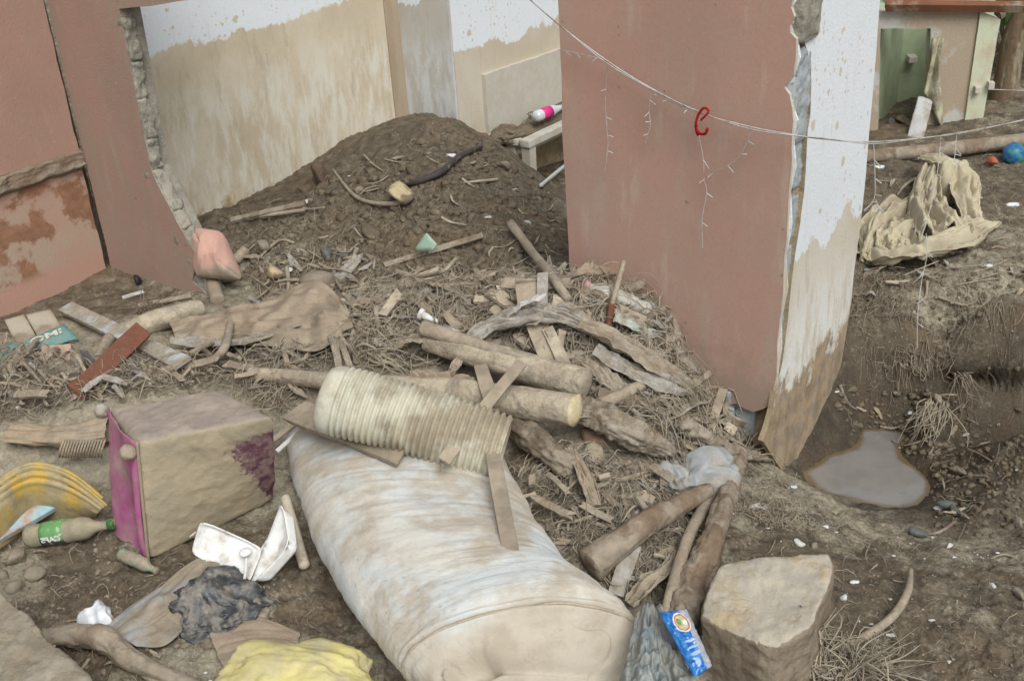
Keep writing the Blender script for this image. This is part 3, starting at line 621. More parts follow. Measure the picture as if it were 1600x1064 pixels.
# back white wall
wc = empty('back_wall', CL+d1*1.5, 'white wall behind the earth mound, brown with silt below a ragged tide line', 'wall')
slab('plaster', CL, d1, [(.14, -.6), (2.44, -.6), (2.46, 2.3), (.14, 2.3)], .15, M['whiteC'], wc, 0)
strip('plaster_foot', CL, d1, .2, 1.9, -.1, .05, .012, M['footing'], wc, .02)
wp = empty('pilaster', CL+d1*2.7, 'pale washed pilaster in the corner behind the top of the mound', 'pilaster')
nC = np.array([d1[1], -d1[0], 0]); nC = nC if nC@(CO-CL) > 0 else -nC
KC = onp(638, 180, CL, d1)*[1, 1, 0]; KE = onp(714, 190, KC, nd2)*[1, 1, 0]; kl = np.linalg.norm(KE-KC)
slab('stained_corner', CL, d1, [(float((KC-CL)@d1)-.13, -.6), (float((KC-CL)@d1)+.0, -.6), (float((KC-CL)@d1)+.0, 2.3), (float((KC-CL)@d1)-.13, 2.3)], .01, M['pilstain'], wp, .008)
slab('side_face', KC, nd2, [(0, -.6), (kl, -.6), (kl, 2.3), (0, 2.3)], .02, M['whiteP'], wp, .0)
CL2 = KE+d1*(-float((KE-CL)@d1))   # far wall plane, same parameter along d1
kt = float((KE-CL)@d1)+.024
wr = empty('far_wall', CL+d1*3.5, 'white wall with a raised cement slab behind the laundry sink', 'wall')
slab('plaster', CL2, d1, [(kt, -.9), (6.5, -.9), (6.5, 2.3), (kt, 2.3)], .15, M['whiteR'], wr, .0)
pp = tz([(757, 118), (878, 86), (880, 230), (768, 250)], CL2+nC*.03, d1)
slab('cement_slab', CL2+nC*.03, d1, [pp[3], (5.2, pp[3][1]), (5.2, pp[0][1]-.06), pp[0]], .03, M['plas'], wr, 0, .006)
# laundry sink
S0 = CL2+nC*.04
def onx(x, y): return onp(x, y, S0, d1)
a_ = onx(770, 206); zt = a_[2]; sk = empty('laundry_sink', [a_[0], a_[1], zt-.45], 'white cement laundry sink with earth in it below the brass tap', 'sink')
nf = nC
F0 = at(825, 222, zt)
t0 = float((a_-S0)@d1); depth = float((F0-S0)@nC); depth = max(.3, min(depth, .6)); tF = float((F0-S0)@d1)
def sp_(t, n_, z): q = S0+d1*t+nC*n_; return np.array([q[0], q[1], z])
box('front_rim', sp_(tF+1.0, depth-.03, zt-.02), [d1, nC, (0, 0, 1)], (2.0, .08, .05), M['sink'], sk, .006, .002, 1, .05)
box('side_rim', sp_(tF+.03, depth/2-.04, zt-.02), [nC, d1, (0, 0, 1)], (depth-.1, .06, .045), M['sink'], sk, .006, .002, 1, .05)
box('basin_floor', sp_(tF+1.0, depth/2-.03, zt-.1), [d1, nC, (0, 0, 1)], (1.9, depth-.12, .03), M['sink'], sk)
box('side_wall', sp_(tF+.045, depth/2-.06, zt-.42), [nC, d1, (0, 0, 1)], (depth-.14, .05, .75), M['sink'], sk)
box('leg', sp_(tF+.05, depth-.035, zt-.36), [d1, nC, (0, 0, 1)], (.07, .07, .63), M['sink'], sk)
M['earth'] = mat('crumbly_earth', (.125, .1, .07), (.175, .143, .1), amt=.25, sc=12, bump=1, bsc=50)
V = blob('earth_fill', sp_(tF+.9, depth*.3, zt-.06), (1.8, depth*.6, .12), M['earth'], sk, 5, .12, 4, yaw=math.atan2(d1[1], d1[0]), fine=.02)
tag(blob('earth_lump', P(785, 205)+[0, 0, 0] if False else sp_(tF+.05, .13, zt+.0), (.22, .2, .1), M['earth'], None, 8, .15, 4, fine=.03), 'crumbled heap of brown earth on the left corner of the sink', 'earth')
M['brass'] = mat('dull_brass', (.35, .3, .2), (.25, .22, .17), amt=.3, sc=30, rough=.4, metal=.7, bump=.1)
tb = onx(817, 186); tp = empty('water_tap', tb, 'small brass tap on a pipe standing above the sink', 'tap')
tube('pipe', [tb+nC*.06+[0, 0, -.14], tb+nC*.06+[0, 0, .0]], [.011, .011], M['brass'], tp, 8, 4)
tube('spout', [tb+nC*.06+[0, 0, -.005], tb+nC*.06-d1*.06+[0, 0, 0], tb+nC*.06-d1*.1+[0, 0, -.02]], [.012, .012, .012], M['brass'], tp, 8, 8)
tube('stem', [tb+nC*.06, tb+nC*.06+[0, 0, .05]], [.01, .008], M['brass'], tp, 8, 4)
tube('handle', [tb+nC*.06+[0, 0, .05]-d1*.03, tb+nC*.06+[0, 0, .05]+d1*.03], [.006, .006], M['brass'], tp, 6, 4)

# ---------------- house corner (front pink face, white side) ----------------
E0 = at(1210, 640, 0.0)*[1, 1, 0]; dE = nd2
wh = empty('house_corner', E0, 'broken corner of the house, pink in front and white on its right side', 'wall')
left = [(866, -60), (872, 0), (874, 60), (877, 120), (878, 180), (880, 240), (884, 300), (887, 360), (890, 430), (893, 520), (897, 620)]
redge = [(1203, 634), (1192, 640), (1176, 644), (1162, 638), (1150, 631), (1135, 632), (1118, 630), (1105, 660)]
right = [(1246, -60), (1239, 0), (1236, 12), (1242, 26), (1234, 40), (1234, 52), (1243, 62), (1243, 90), (1240, 118), (1233, 128), (1226, 136), (1233, 148), (1237, 168), (1240, 188), (1238, 215), (1236, 262), (1233, 300), (1231, 350), (1226, 400), (1224, 450), (1219, 500), (1215, 540), (1213, 585), (1208, 620)]
pl2 = tz(left, E0, dE)+[(-.9, -.5), (-.42, -.5)]+tz(redge[::-1], E0, dE)+tz(right[::-1], E0, dE)
pl2[0] = (pl2[0][0], 2.0); pl2[-len(right)+0] = pl2[-len(right)]; pl2[-1] = (pl2[-1][0], 2.0)
slab('pink_render', E0, dE, pl2, .02, M['pinkE'], wh, .0, .004, .03, sidem=M['plas'])
pw = tz([(p[0]+(3.5 if i % 2 else -1.5), p[1]+2) for i, p in enumerate(right)], E0, dE); pw[0] = (pw[0][0], 2.0)
slab('white_undercoat', E0, dE, pw+[(pw[-1][0]-.1, pw[-1][1]), (-.15, 2.0)], .01, M['whiteF'], wh, -.016, .003, .03)
Fl = [(1262, -60), (1261, 0), (1266, 22), (1272, 48), (1262, 56), (1258, 66), (1266, 100), (1268, 132), (1266, 180), (1262, 205), (1257, 300), (1250, 350), (1242, 400), (1236, 450), (1231, 500), (1225, 545), (1222, 570), (1212, 612), (1208, 640), (1200, 668), (1192, 690)]
Fr = [(1222, 735), (1236, 745), (1252, 708), (1272, 684), (1290, 642), (1306, 606), (1316, 560), (1324, 510), (1330, 470), (1335, 420), (1342, 370), (1348, 320), (1353, 270), (1359, 200), (1368, 100), (1375, 0), (1380, -60)]
pf = tz(Fl, E0, d1)+tz(Fr, E0, d1); pf[0] = (pf[0][0], 2.0); pf[-1] = (pf[-1][0], 2.0)
slab('white_render', E0, d1, pf, .022, M['whiteF'], wh, .0, .004, .03, sidem=M['footing'])
core = [(.1, 2.0), (.1, .0), (.03, -.2)]+[(t-.03, z+.01) for t, z in pf[len(Fl):]]
slab('side_core', E0, d1, core, .1, M['footing'], wh, -.022)
slab('front_core', E0, dE, [(pl2[1][0]+.03, 2.0), (pl2[1][0]+.02, -.5), (-.5, -.5), (-.42, .03), (-.1, .03), (-.1, 2.0)], .1, M['conc'], wh, -.022)
slab('back_render', E0, dE, [(pl2[1][0]+.01, 2.0), (pl2[1][0]+.01, -.5), (-.5, -.5), (-.42, .03), (-.1, .03), (-.1, 2.0)], .02, M['whiteF'], wh, -.124)
tv = nrm(d1+(-nC)*0); zz = .02; k = 0
nE = np.array([dE[1], -dE[0], 0]); nE = nE if nE@(CO-E0) > 0 else -nE
nF = np.array([d1[1], -d1[0], 0]); nF = nF if nF@(CO-E0) > 0 else -nF
for z0, z1, g in ((-.02, .2, 0), (.2, .42, .0), (.42, .66, .0), (.66, .86, -.004), (.86, 1.04, 0), (1.04, 1.385, .014), (1.40, 1.62, .034), (1.62, 1.9, .03)):
    cc = E0+np.array([0, 0, (z0+z1)/2])+dE*(-.078)+d1*.09
    box('block', cc+nF*g, [dE, d1, (0, 0, 1)], (.125, .15, z1-z0-.004), M['conc'] if z0 > 1.38 else M['concblue'], wh, .022, .01, k, .014); k += 1
# hollow block under the corner
hb = empty('hollow_block', at(1160, 700, -.12), 'grey hollow concrete block with turquoise paint wedged under the corner of the pink wall', 'concrete block')
M['turq'] = mat('turquoise_paint', (.2, .55, .55), (.3, .55, .52), amt=.45, sc=20, mud=(.3, .34, .36))
def onE(x, y, o=0): return onp(x, y, E0-nE*o, dE)
for xs, m, o in (((1113, 1146), 'concblue', .01), ((1142, 1182), 'concblue', .035),):
    a = onE(xs[0]+2, 628, o); b = onE(xs[1]-2, 628, o); c = (a+b)/2; w = np.linalg.norm(b-a); zl = -.24; c[2] = (zl+.03)/2
    box('shell', c-nE*.04, [nrm(dE+.25*nE*(1 if o < .02 else -1)), nE, (0, 0, 1)], (w, .1, .03-zl), M[m], hb, .02, .006, int(xs[0]), .02)
a = onE(1146, 640, 0.0); box('paint_mark', a+nE*.02-[0, 0, .02], [dE, nE, (0, 0, 1)], (.022, .02, .08), M['turq'], hb, .005, .004, 1, .01)

# ---------------- far booth ----------------
bz = .05; B0 = at(1378, 217, bz); B1 = at(1500, 214, bz); dB = nrm((B1-B0)*[1, 1, 0]); nB = np.array([dB[1], -dB[0], 0]); nB = nB if nB@(CO-B0) > 0 else -nB
bo = empty('roofless_booth', (B0+B1)/2, 'small roofless green booth with an open doorway beyond the white wall', 'booth')
def tb_(pxs): return tz(pxs, B0, dB)
q = tb_([(1360, 16), (1455, 16), (1455, 45), (1376, 45), (1378, 217), (1360, 217)]); 
M['boothf'] = wallmat('silted_booth_front', lambda nt, vec, z: _mix(nt, _ramp(nt, _noise(nt, vec, 3.5, 6, .6), .45, .56), (.5, .5, .47), (.4, .33, .25)), bump=.5)
slab('lintel', B0, dB, [(q[0][0]-.6, q[0][1]), (q[1][0], q[1][1]), (q[2][0], q[2][1]), (q[3][0], q[3][1]), (q[4][0], -.3), (q[4][0]-.6, -.3)], .1, M['boothf'], bo, 0, .004)
q2 = tb_([(1455, 16), (1530, 18), (1502, 217), (1455, 217), (1455, 100)])
slab('front_panel', B0, dB, [q2[0], q2[1], (q2[2][0], -.3), (q2[3][0]+.0, -.3)], .1, M['boothf'], bo, .002, .004)
q3 = tb_([(1531, 17), (1562, 30), (1526, 217), (1501, 217)])
slab('corner_post', B0+nB*.02, dB, [q3[0], q3[1], (q3[2][0]+.0, -.3), (q3[3][0], -.3)], .14, M['greenlt'], bo, .0, .003)
dp = .75; tl = q[3][0]-.02; tr = q2[1][0]+.1
def bw(name, a, b, z0, z1, m): 
    a = np.array(a)*[1, 1, 0]; b = np.array(b)*[1, 1, 0]; n_ = nrm(np.cross(b-a, [0, 0, 1]))*.03
    V = [a+n_+[0, 0, z0], b+n_+[0, 0, z0], b-n_+[0, 0, z0], a-n_+[0, 0, z0], a+n_+[0, 0, z1], b+n_+[0, 0, z1], b-n_+[0, 0, z1], a-n_+[0, 0, z1]]
    mesh(name, V, [(0, 3, 2, 1), (4, 5, 6, 7), (0, 1, 5, 4), (1, 2, 6, 5), (2, 3, 7, 6), (3, 0, 4, 7)], m, bo, False)
ztop = q[0][1]-.02
bw('back_wall', B0+dB*(tl-.3)-nB*dp, B0+dB*tr-nB*dp, -.3, ztop, M['green']); bw('inner_wall', B0+dB*(tl+.0)-nB*.1, B0+dB*(tl+.3)-nB*dp, -.3, ztop, M['green']); bw('right_wall', B0+dB*tr-nB*.15, B0+dB*tr-nB*dp, -.3, ztop, M['greenlt'])
box('soap_shelf', onp(1425, 92, B0-nB*(dp-.07), dB), [dB, nB, (0, 0, 1)], (.055, .09, .04), M['plas'], bo)
for x, y in ((1527, 140), (1548, 133)): box('bracket', onp(x, y, B0+nB*.04, dB), [dB, nB, (0, 0, 1)], (.035, .05, .04), M['plas'], bo, .004)
M['beam'] = mat('rusty_beam', (.22, .095, .05), (.17, .08, .045), amt=.3, sc=6, bump=.3)
M['board'] = mat('grey_board', (.45, .46, .46), (.36, .35, .33), amt=.4, sc=5)
M['sheetm'] = mat('muddy_plastic_sheet', (.46, .43, .36), (.36, .3, .22), mud=(.36, .29, .21), amt=.45, sc=6, bump=.5, rough=.5)
a = onp(1383, 9, B0+nB*.05, dB); b = onp(1590, 11, B0+nB*.05, dB)
tag(mesh('roof_beam', *plank_geo(a, b+(b-a)*.3, .05, .05, seed=2), M['beam'], None, False), 'rust red timber beam lying across the top of the far booth', 'beam')
a = onp(1383, -3, B0-nB*.3, dB); b = onp(1555, -1, B0-nB*.3, dB); tag(mesh('roof_sheet', *plank_geo(a, b, .1, .015, seed=3), M['plas'], None, False), 'pale sheet above the rusty beam on the booth', 'roof sheet')
# door leaning: torn plastic and white board
V = []; 
for j, (xa, ya, xb, yb) in enumerate([(1457, 60, 1475, 60), (1455, 90, 1470, 90), (1448, 120, 1468, 130), (1443, 145, 1472, 160), (1452, 160, 1473, 190), (1466, 185, 1477, 222)]):
    for k in range(8):
        f = k/7; q_ = onp(xa+(xb-xa)*f, ya+(yb-ya)*f, B0+nB*(.03+.025*math.sin(f*7+j)), dB); V.append(q_)
o = mesh('torn_sheet', V, [(j*8+k, j*8+k+1, j*8+k+9, j*8+k+8) for j in range(5) for k in range(7)], mat('yellow_green_sheet', (.42, .45, .25), (.5, .48, .38), amt=.5, sc=8), None); o.modifiers.new('s', 'SOLIDIFY').thickness = .006
tag(o, 'torn yellowish sheet hanging at the right side of the booth doorway', 'sheet')
a, b, c, d = onp(1436, 150, B0+nB*.05, dB), onp(1458, 158, B0+nB*.05, dB), onp(1442, 224, B0+nB*.25, dB), onp(1415, 224, B0+nB*.25, dB)
hull_pts = [p for p in (a, b, c, d)]+[p-nB*.02 for p in (a, b, c, d)]
tag(hull('leaning_board', hull_pts, M['board'], None, .03, .003, 20, 3), 'dirty white board leaning in the booth doorway', 'board')
for i, (x, y, s) in enumerate(((1395, 195, .1), (1410, 190, .12), (1402, 205, .11), (1420, 205, .09), (1385, 208, .09))):
    tag(stone('rubble', onp(x, y, B0-nB*.15, dB), (s, s, s*.8), M['earth'] if i % 2 else mat('dark_rubble', (.07, .065, .06), (.12, .11, .1), amt=.3, sc=20), i, None, amp=.02), 'dark lump of rubble inside the booth doorway', 'rubble', 'rubble inside the booth')
# vegetation beyond
def tree(x, y, z, hgt, label, seed, stump=False):
    b_ = at(x, y, z); o = empty('stump' if stump else 'bush', b_, label, 'tree' if stump else 'bush'); rr = np.random.default_rng(seed)
    bark = mat('bark_brown', (.2, .14, .09), (.13, .09, .06), amt=.4, sc=5, st=(3, 3, .6), bump=1, bsc=30)
    if stump: tube('trunk', [b_-[0, 0, .2], b_+[.02, 0, hgt*.5], b_+[.1, 0, hgt]], [.09, .075, .05], bark, o, 12, 30, .25, 18, seed); return
    for k in range(5):
        e = b_+[rr.normal()*.4, rr.normal()*.3, hgt*(.7+.3*rr.random())]; tube('stem', [b_, (b_+e)/2+[rr.normal()*.1, 0, 0], e], [.02, .012, .006], bark, o, 6, 10)
    N = 2600; c = b_+np.c_[rr.normal(size=N)*.4, rr.normal(size=N)*.3, hgt*(.25+.85*rr.random(N))]
    cl = fbm(c, 2.2, 3, seed); c = c[cl > -.12]; N = len(c); L = .05+.07*rr.random(N)
    a = nrm_rows(rr.normal(size=(N, 3))+[0, 0, -.2]); s = nrm_rows(np.cross(a, rr.normal(size=(N, 3))))*L[:, None]*.32
    V = np.stack([c, c+a*L[:, None]*.5+s, c+a*L[:, None], c+a*L[:, None]*.5-s], 1).reshape(-1, 3)
    mesh('foliage', V, np.arange(N*4).reshape(N, 4), mat('dark_leaf', (.035, .085, .025), (.06, .12, .035), amt=.15, sc=3, rough=.5, bump=0), o)['kind'] = 'stuff'
def nrm_rows(a): return a/(np.linalg.norm(a, axis=1)[:, None]+1e-9)
tree(1580, 100, .2, 1.6, 'dark green leafy bush at the top right behind the booth', 4)
tree(1640, 110, .2, 1.8, 'large green bush at the right edge beyond the yard', 7)
tree(1566, 160, .15, .75, 'brown broken tree stump beside the booth', 9, True)
# ---------------- object materials ----------------
TAN = (.36, .30, .225)
M['wood'] = mat('dusty_wood', (.38, .32, .245), (.27, .22, .165), mud=(.38, .33, .26), amt=.5, sc=7, bump=.9, bsc=45, var=.35)
M['woodpale'] = mat('pale_barked_wood', (.5, .44, .34), (.4, .345, .26), mud=(.4, .35, .275), amt=.45, sc=9, bump=1, bsc=45, var=.45)
M['woodcut'] = mat('cut_wood', (.62, .54, .36), (.5, .42, .27), amt=.2, sc=9, bump=.4, bsc=70)
M['wooddark'] = mat('dark_wet_wood', (.2, .16, .12), (.12, .095, .072), mud=(.33, .285, .22), amt=.5, sc=8, bump=.8, bsc=35)
M['woodbrown'] = mat('brown_log', (.24, .18, .125), (.17, .125, .09), mud=(.34, .29, .225), amt=.52, sc=9, bump=.6, bsc=40)
M['fibrous'] = mat('fibrous_wood', (.3, .25, .185), (.2, .16, .115), mud=(.4, .35, .28), amt=.55, sc=12, bump=1, bsc=90, bst=(1, 1, 1))
M['boardd'] = mat('dusty_board', (.42, .36, .275), (.35, .295, .22), mud=(.36, .305, .235), amt=.5, sc=6, bump=.3, bsc=60, var=.15)
M['boardblue'] = mat('pale_blue_board', (.5, .56, .62), (.42, .46, .49), mud=(.4, .36, .29), amt=.62, sc=9, bump=.3)
M['redboard'] = mat('red_brown_board', (.2, .085, .055), (.16, .075, .05), mud=(.32, .25, .19), amt=.22, sc=18, bump=.5, bsc=50)
M['cloth'] = mat('muddy_grey_cloth', (.42, .4, .37), (.3, .275, .25), mud=(.38, .335, .27), amt=.5, sc=12, bump=.8, bsc=70)
M['husk'] = mat('dried_husk', (.38, .325, .25), (.24, .19, .14), mud=(.38, .335, .265), amt=.5, sc=9, bump=.7, bsc=60)
M['tarp'] = mat('brown_tarp', (.34, .275, .205), (.3, .24, .18), mud=(.37, .31, .235), amt=.5, sc=3, bump=.3)
M['stone'] = mat('muddy_stone', (.3, .265, .21), (.21, .18, .14), mud=(.28, .235, .18), amt=.5, sc=8, bump=.8, bsc=40)
M['stonegrey'] = mat('grey_wet_stone', (.13, .135, .13), (.09, .09, .085), mud=(.24, .21, .17), amt=.35, sc=10, bump=.6, rough=.5)
M['white'] = mat('dirty_white_foam', (.76, .77, .77), (.68, .69, .68), mud=(.4, .3, .21), amt=.26, sc=14, bump=.15, rough=.55, var=.06, edge=.3)
M['lime'] = mat('plaster_crumb', (.6, .6, .57), (.48, .5, .5), amt=.3, sc=20, bump=.4)

# ---------------- rolled mattress ----------------
def mattress():
    root = empty('rolled_mattress', P(700, 900), 'large dirty cream and pale blue quilt rolled up in the centre foreground', 'mattress')
    def fn():
        m = bpy.data.materials.new('silted_quilt_fabric'); m.use_nodes = True; nt = m.node_tree; b = nt.nodes['Principled BSDF']
        vec = _n(nt, 'ShaderNodeTexCoord').outputs['Object']; a = _n(nt, 'ShaderNodeVertexColor'); a.layer_name = 'uvw'
        w = a.outputs[0]     # (along, round, 0) of the roll
        st = _noise(nt, w, 1, 8, .68, (30, 14, 1), 1.4); big = _noise(nt, w, 1, 5, .6, (4, 2.6, 1), .5)
        blue = _mix(nt, _ramp(nt, big, .4, .6), (.56, .6, .61), (.62, .61, .56))
        tan = _mix(nt, _ramp(nt, _noise(nt, vec, 7, 6, .6), .35, .65), (.5, .45, .37), (.41, .365, .295))
        f = _math(nt, 'ADD', _math(nt, 'MULTIPLY', st, .14), _math(nt, 'MULTIPLY', _noise(nt, vec, 5.5, 8, .62), 1.0)); col = _mix(nt, _ramp(nt, f, .45, .68), tan, blue)
        sp = _n(nt, 'ShaderNodeSeparateColor'); nt.links.new(a.outputs[0], sp.inputs[0])
        col = _mix(nt, _ramp(nt, sp.outputs[0], .83, .9), col, _mix(nt, _ramp(nt, _noise(nt, vec, 9, 6, .6), .4, .6), (.5, .455, .38), (.42, .375, .3)))
        dk = _ramp(nt, _noise(nt, w, 1, 9, .75, (80, 24, 1), .8), .56, .68); mid = _ramp(nt, _noise(nt, w, 1, 4, .5, (3, 2, 1)), .45, .62)
        col = _mix(nt, _math(nt, 'MULTIPLY', _math(nt, 'MULTIPLY', dk, mid), .7), col, (.22, .17, .12))
        nt.links.new(col, b.inputs['Base Color']); b.inputs['Roughness'].default_value = .85; b.inputs['Specular IOR Level'].default_value = .15; b.inputs['Sheen Weight'].default_value = .15
        bp = _n(nt, 'ShaderNodeBump'); bp.inputs['Strength'].default_value = .4; bp.inputs['Distance'].default_value = .012
        nt.links.new(_math(nt, 'ADD', _noise(nt, w, 1, 7, .6, (30, 16, 1), 1.2), _math(nt, 'MULTIPLY', _noise(nt, vec, 60, 6, .7), .5)), bp.inputs['Height']); nt.links.new(bp.outputs[0], b.inputs['Normal']); return m
    mm = fn()
    # stations: left photo point on the ground, right photo point on the ground, height
    st = [(0.0, (470, 700), (745, 640), .10, .30), (.06, (452, 712), (772, 690), .2, .32), (.2, (462, 780), (800, 780), .26, .34), (.4, (492, 880), (846, 876), .28, .34),
          (.6, (560, 1005), (908, 955), .29, .34), (.72, (606, 1062), (952, 990), .29, .33), (.8, (634, 1090), (985, 1015), .285, .3), (.87, (660, 1112), (1002, 1035), .262, .27), (.93, (690, 1130), (1004, 1058), .2, .2), (.97, (722, 1142), (990, 1080), .13, .1), (1.0, (765, 1146), (958, 1096), .05, .05)]
    L = np.array([at(*s[1], 0.0) for s in st]); Rr = np.array([at(*s[2], 0.0) for s in st]); Hh = np.array([s[3] for s in st]); tt = np.array([s[0] for s in st])
    ns, nc = 260, 200; S = np.linspace(0, 1, ns); 
    from_ = lambda A: np.stack([np.interp(S, tt, A[:, k]) for k in range(A.shape[1])], 1)
    def sm(A):
        for _ in range(10): A[1:-1] = (A[:-2]+2*A[1:-1]+A[2:])/4
        return A
    Ls, Rs = sm(from_(L)), sm(from_(Rr)); Hs = sm(np.interp(S, tt, np.array([s[3] for s in st]))[:, None])[:, 0]
    C_ = (Ls+Rs)/2; side = (Rs-Ls)/2; th = np.linspace(0, 2*np.pi, nc, endpoint=False); c, s_ = np.cos(th), np.sin(th)
    pw = .82; cx = np.sign(c)*np.abs(c)**pw; sx = np.sign(s_)*np.abs(s_)**.9
    up = np.where(sx > 0, sx*.62, sx*.38)+.38
    G = C_[:, None]+side[:, None]*cx[None, :, None]; G[..., 2] = Hs[:, None]*up[None]
    ax = np.gradient(C_, axis=0); ax /= np.linalg.norm(ax, axis=1)[:, None]
    # rings lean so that they show as arcs round the roll; wrinkles follow them
    q = np.stack([np.broadcast_to(S[:, None]*2.2, (ns, nc)), np.broadcast_to(th[None]/2, (ns, nc)), 0*G[..., 0]], -1)
    nv = np.stack([cx[None]*side[..., 0:1]/np.linalg.norm(side, axis=1)[:, None], cx[None]*side[..., 1:2]/np.linalg.norm(side, axis=1)[:, None], np.broadcast_to(sx, (ns, nc))], -1)
    nv /= np.linalg.norm(nv, axis=2, keepdims=True)+1e-9
    w = q*[15, 2.2, 1]; w = w+.5*fbm(q*[3, 2, 1], 1.5, 3, 5)[..., None]
    wr = fbm(w, 1.0, 4, 12, .55, True)*.0045*np.exp(-((S-.42)/.2)**2)[:, None]
    d = wr+.028*fbm(q*[1.6, 1.3, 1], 1.2, 3, 8)+.0035*fbm(q*[34, 6, 1], 1, 3, 44)
    def groove(c0, wd, amp): return -amp*np.exp(-((S[:, None]-c0)/wd)**2)
    sl = .85+.036*np.cos(th)[None]
    d = d-.014*np.exp(-((S[:, None]-sl)/.006)**2)+.010*np.exp(-((S[:, None]-sl-.012)/.006)**2)+.006*np.exp(-((S[:, None]-sl+.012)/.007)**2)
    d = d-.005*np.exp(-((S[:, None]-.33-.02*np.cos(th)[None])/.004)**2)
    # quilted arcs and a tucked fold on the end
    e = np.clip((S-.88)/.03, 0, 1)[:, None]; qq = q*[9, 9, 1]
    d = d+e*(-.014*np.exp(-(np.abs(fbm(qq, .42, 2, 61))/.055)**2)+.012*fbm(qq, .5, 2, 63))
    # tucked hole and lip on the end of the roll
    rel = G-CO; dep = rel@_F; ux_ = 800+FOC*(rel@_R)/dep; vy_ = 532-FOC*(rel@_U)/dep; top_ = (s_[None] > -.3)
    d = d-top_*(.075*np.exp(-(((ux_-748)/26)**2+((vy_-1040)/17)**2))+.02*np.exp(-((vy_-1046-.02*(ux_-860))/7)**2)*np.clip((ux_-740)/30, 0, 1)+.014*np.exp(-((ux_-748+(vy_-1010)*.35)/9)**2)*np.clip((vy_-975)/40, 0, 1))
    G = G+nv*d[..., None]
    V = G.reshape(-1, 3); Fs = [(i*nc+j, i*nc+(j+1) % nc, (i+1)*nc+(j+1) % nc, (i+1)*nc+j) for i in range(ns-1) for j in range(nc)]
    V = np.vstack([V, C_[0]+[0, 0, Hs[0]*.5], C_[-1]+[0, 0, Hs[-1]*.5]]); k = len(V)-2
    Fs += [(j, k, (j+1) % nc) for j in range(nc)]+[((ns-1)*nc+(j+1) % nc, k+1, (ns-1)*nc+j) for j in range(nc)]
    Fs = [f[::-1] for f in Fs]
    o = mesh('quilt', V, Fs, mm, root)
    ca = o.data.color_attributes.new('uvw', 'FLOAT_COLOR', 'POINT'); cc = np.ones((len(V), 4), np.float32); cc[:ns*nc, 0] = np.repeat(S, nc); cc[:ns*nc, 1] = np.tile((np.minimum(th, 2*np.pi-th))/3.2, ns); cc[:, 2] = 0
    ca.data.foreach_set('color', cc.ravel())
    # piping along the seam
    i = [int((.85+.036*math.cos(a)+.006)*ns) for a in th]; idx = [j for j in range(nc) if s_[j] > -.35]
    idx = sorted(idx, key=lambda j: (th[j]+np.pi/2) % (2*np.pi))
    pp_ = np.array([G[i[j], j]+nv[i[j], j]*.004 for j in idx])
    tube('piping', pp_[::4], [.0045]*3, mat('quilt_piping', (.45, .39, .3), (.4, .34, .26), amt=.4, sc=9), root, 8, 120)
    return root
mattress()

# ---------------- muddy ottoman ----------------
def trihedron(name, cor, m, parent, n=56, rp=.12, amp=.004, seed=0):
    """cor[k] k=bits(x,y,z)"""
    cor = np.asarray(cor, float); V = []; Fs = []; idx = {}
    def vid(i, j, k):
        if (i, j, k) not in idx:
            u, v, w = i/n, j/n, k/n; a = np.array([u, v, w])*2-1; p = 20
            r = (np.abs(a)**p).sum()**(1/p); rr_ = 1/r if r > 1 else 1
            aa = a*rr_; u, v, w = (aa+1)/2
            q = 0
            for b in range(8): q = q+cor[b]*((u if b & 1 else 1-u)*(v if b & 2 else 1-v)*(w if b & 4 else 1-w))
            idx[(i, j, k)] = len(V); V.append(q)
        return idx[(i, j, k)]
    for a in range(n):
        for b in range(n):
            for s in (0, n):
                for f in (lambda x, y: (s, x, y), lambda x, y: (x, s, y), lambda x, y: (x, y, s)):
                    Fs.append([vid(*f(a, b)), vid(*f(a+1, b)), vid(*f(a+1, b+1)), vid(*f(a, b+1))])
    bm = bmesh.new(); vs = [bm.verts.new(v) for v in V]; [bm.faces.new([vs[i] for i in f]) for f in Fs]; bmesh.ops.recalc_face_normals(bm, faces=bm.faces)
    displace(bm, amp, 7, seed, oc=3); displace(bm, amp*.5, 30, seed+3, oc=4)
    return from_bm(name, bm, m, parent)
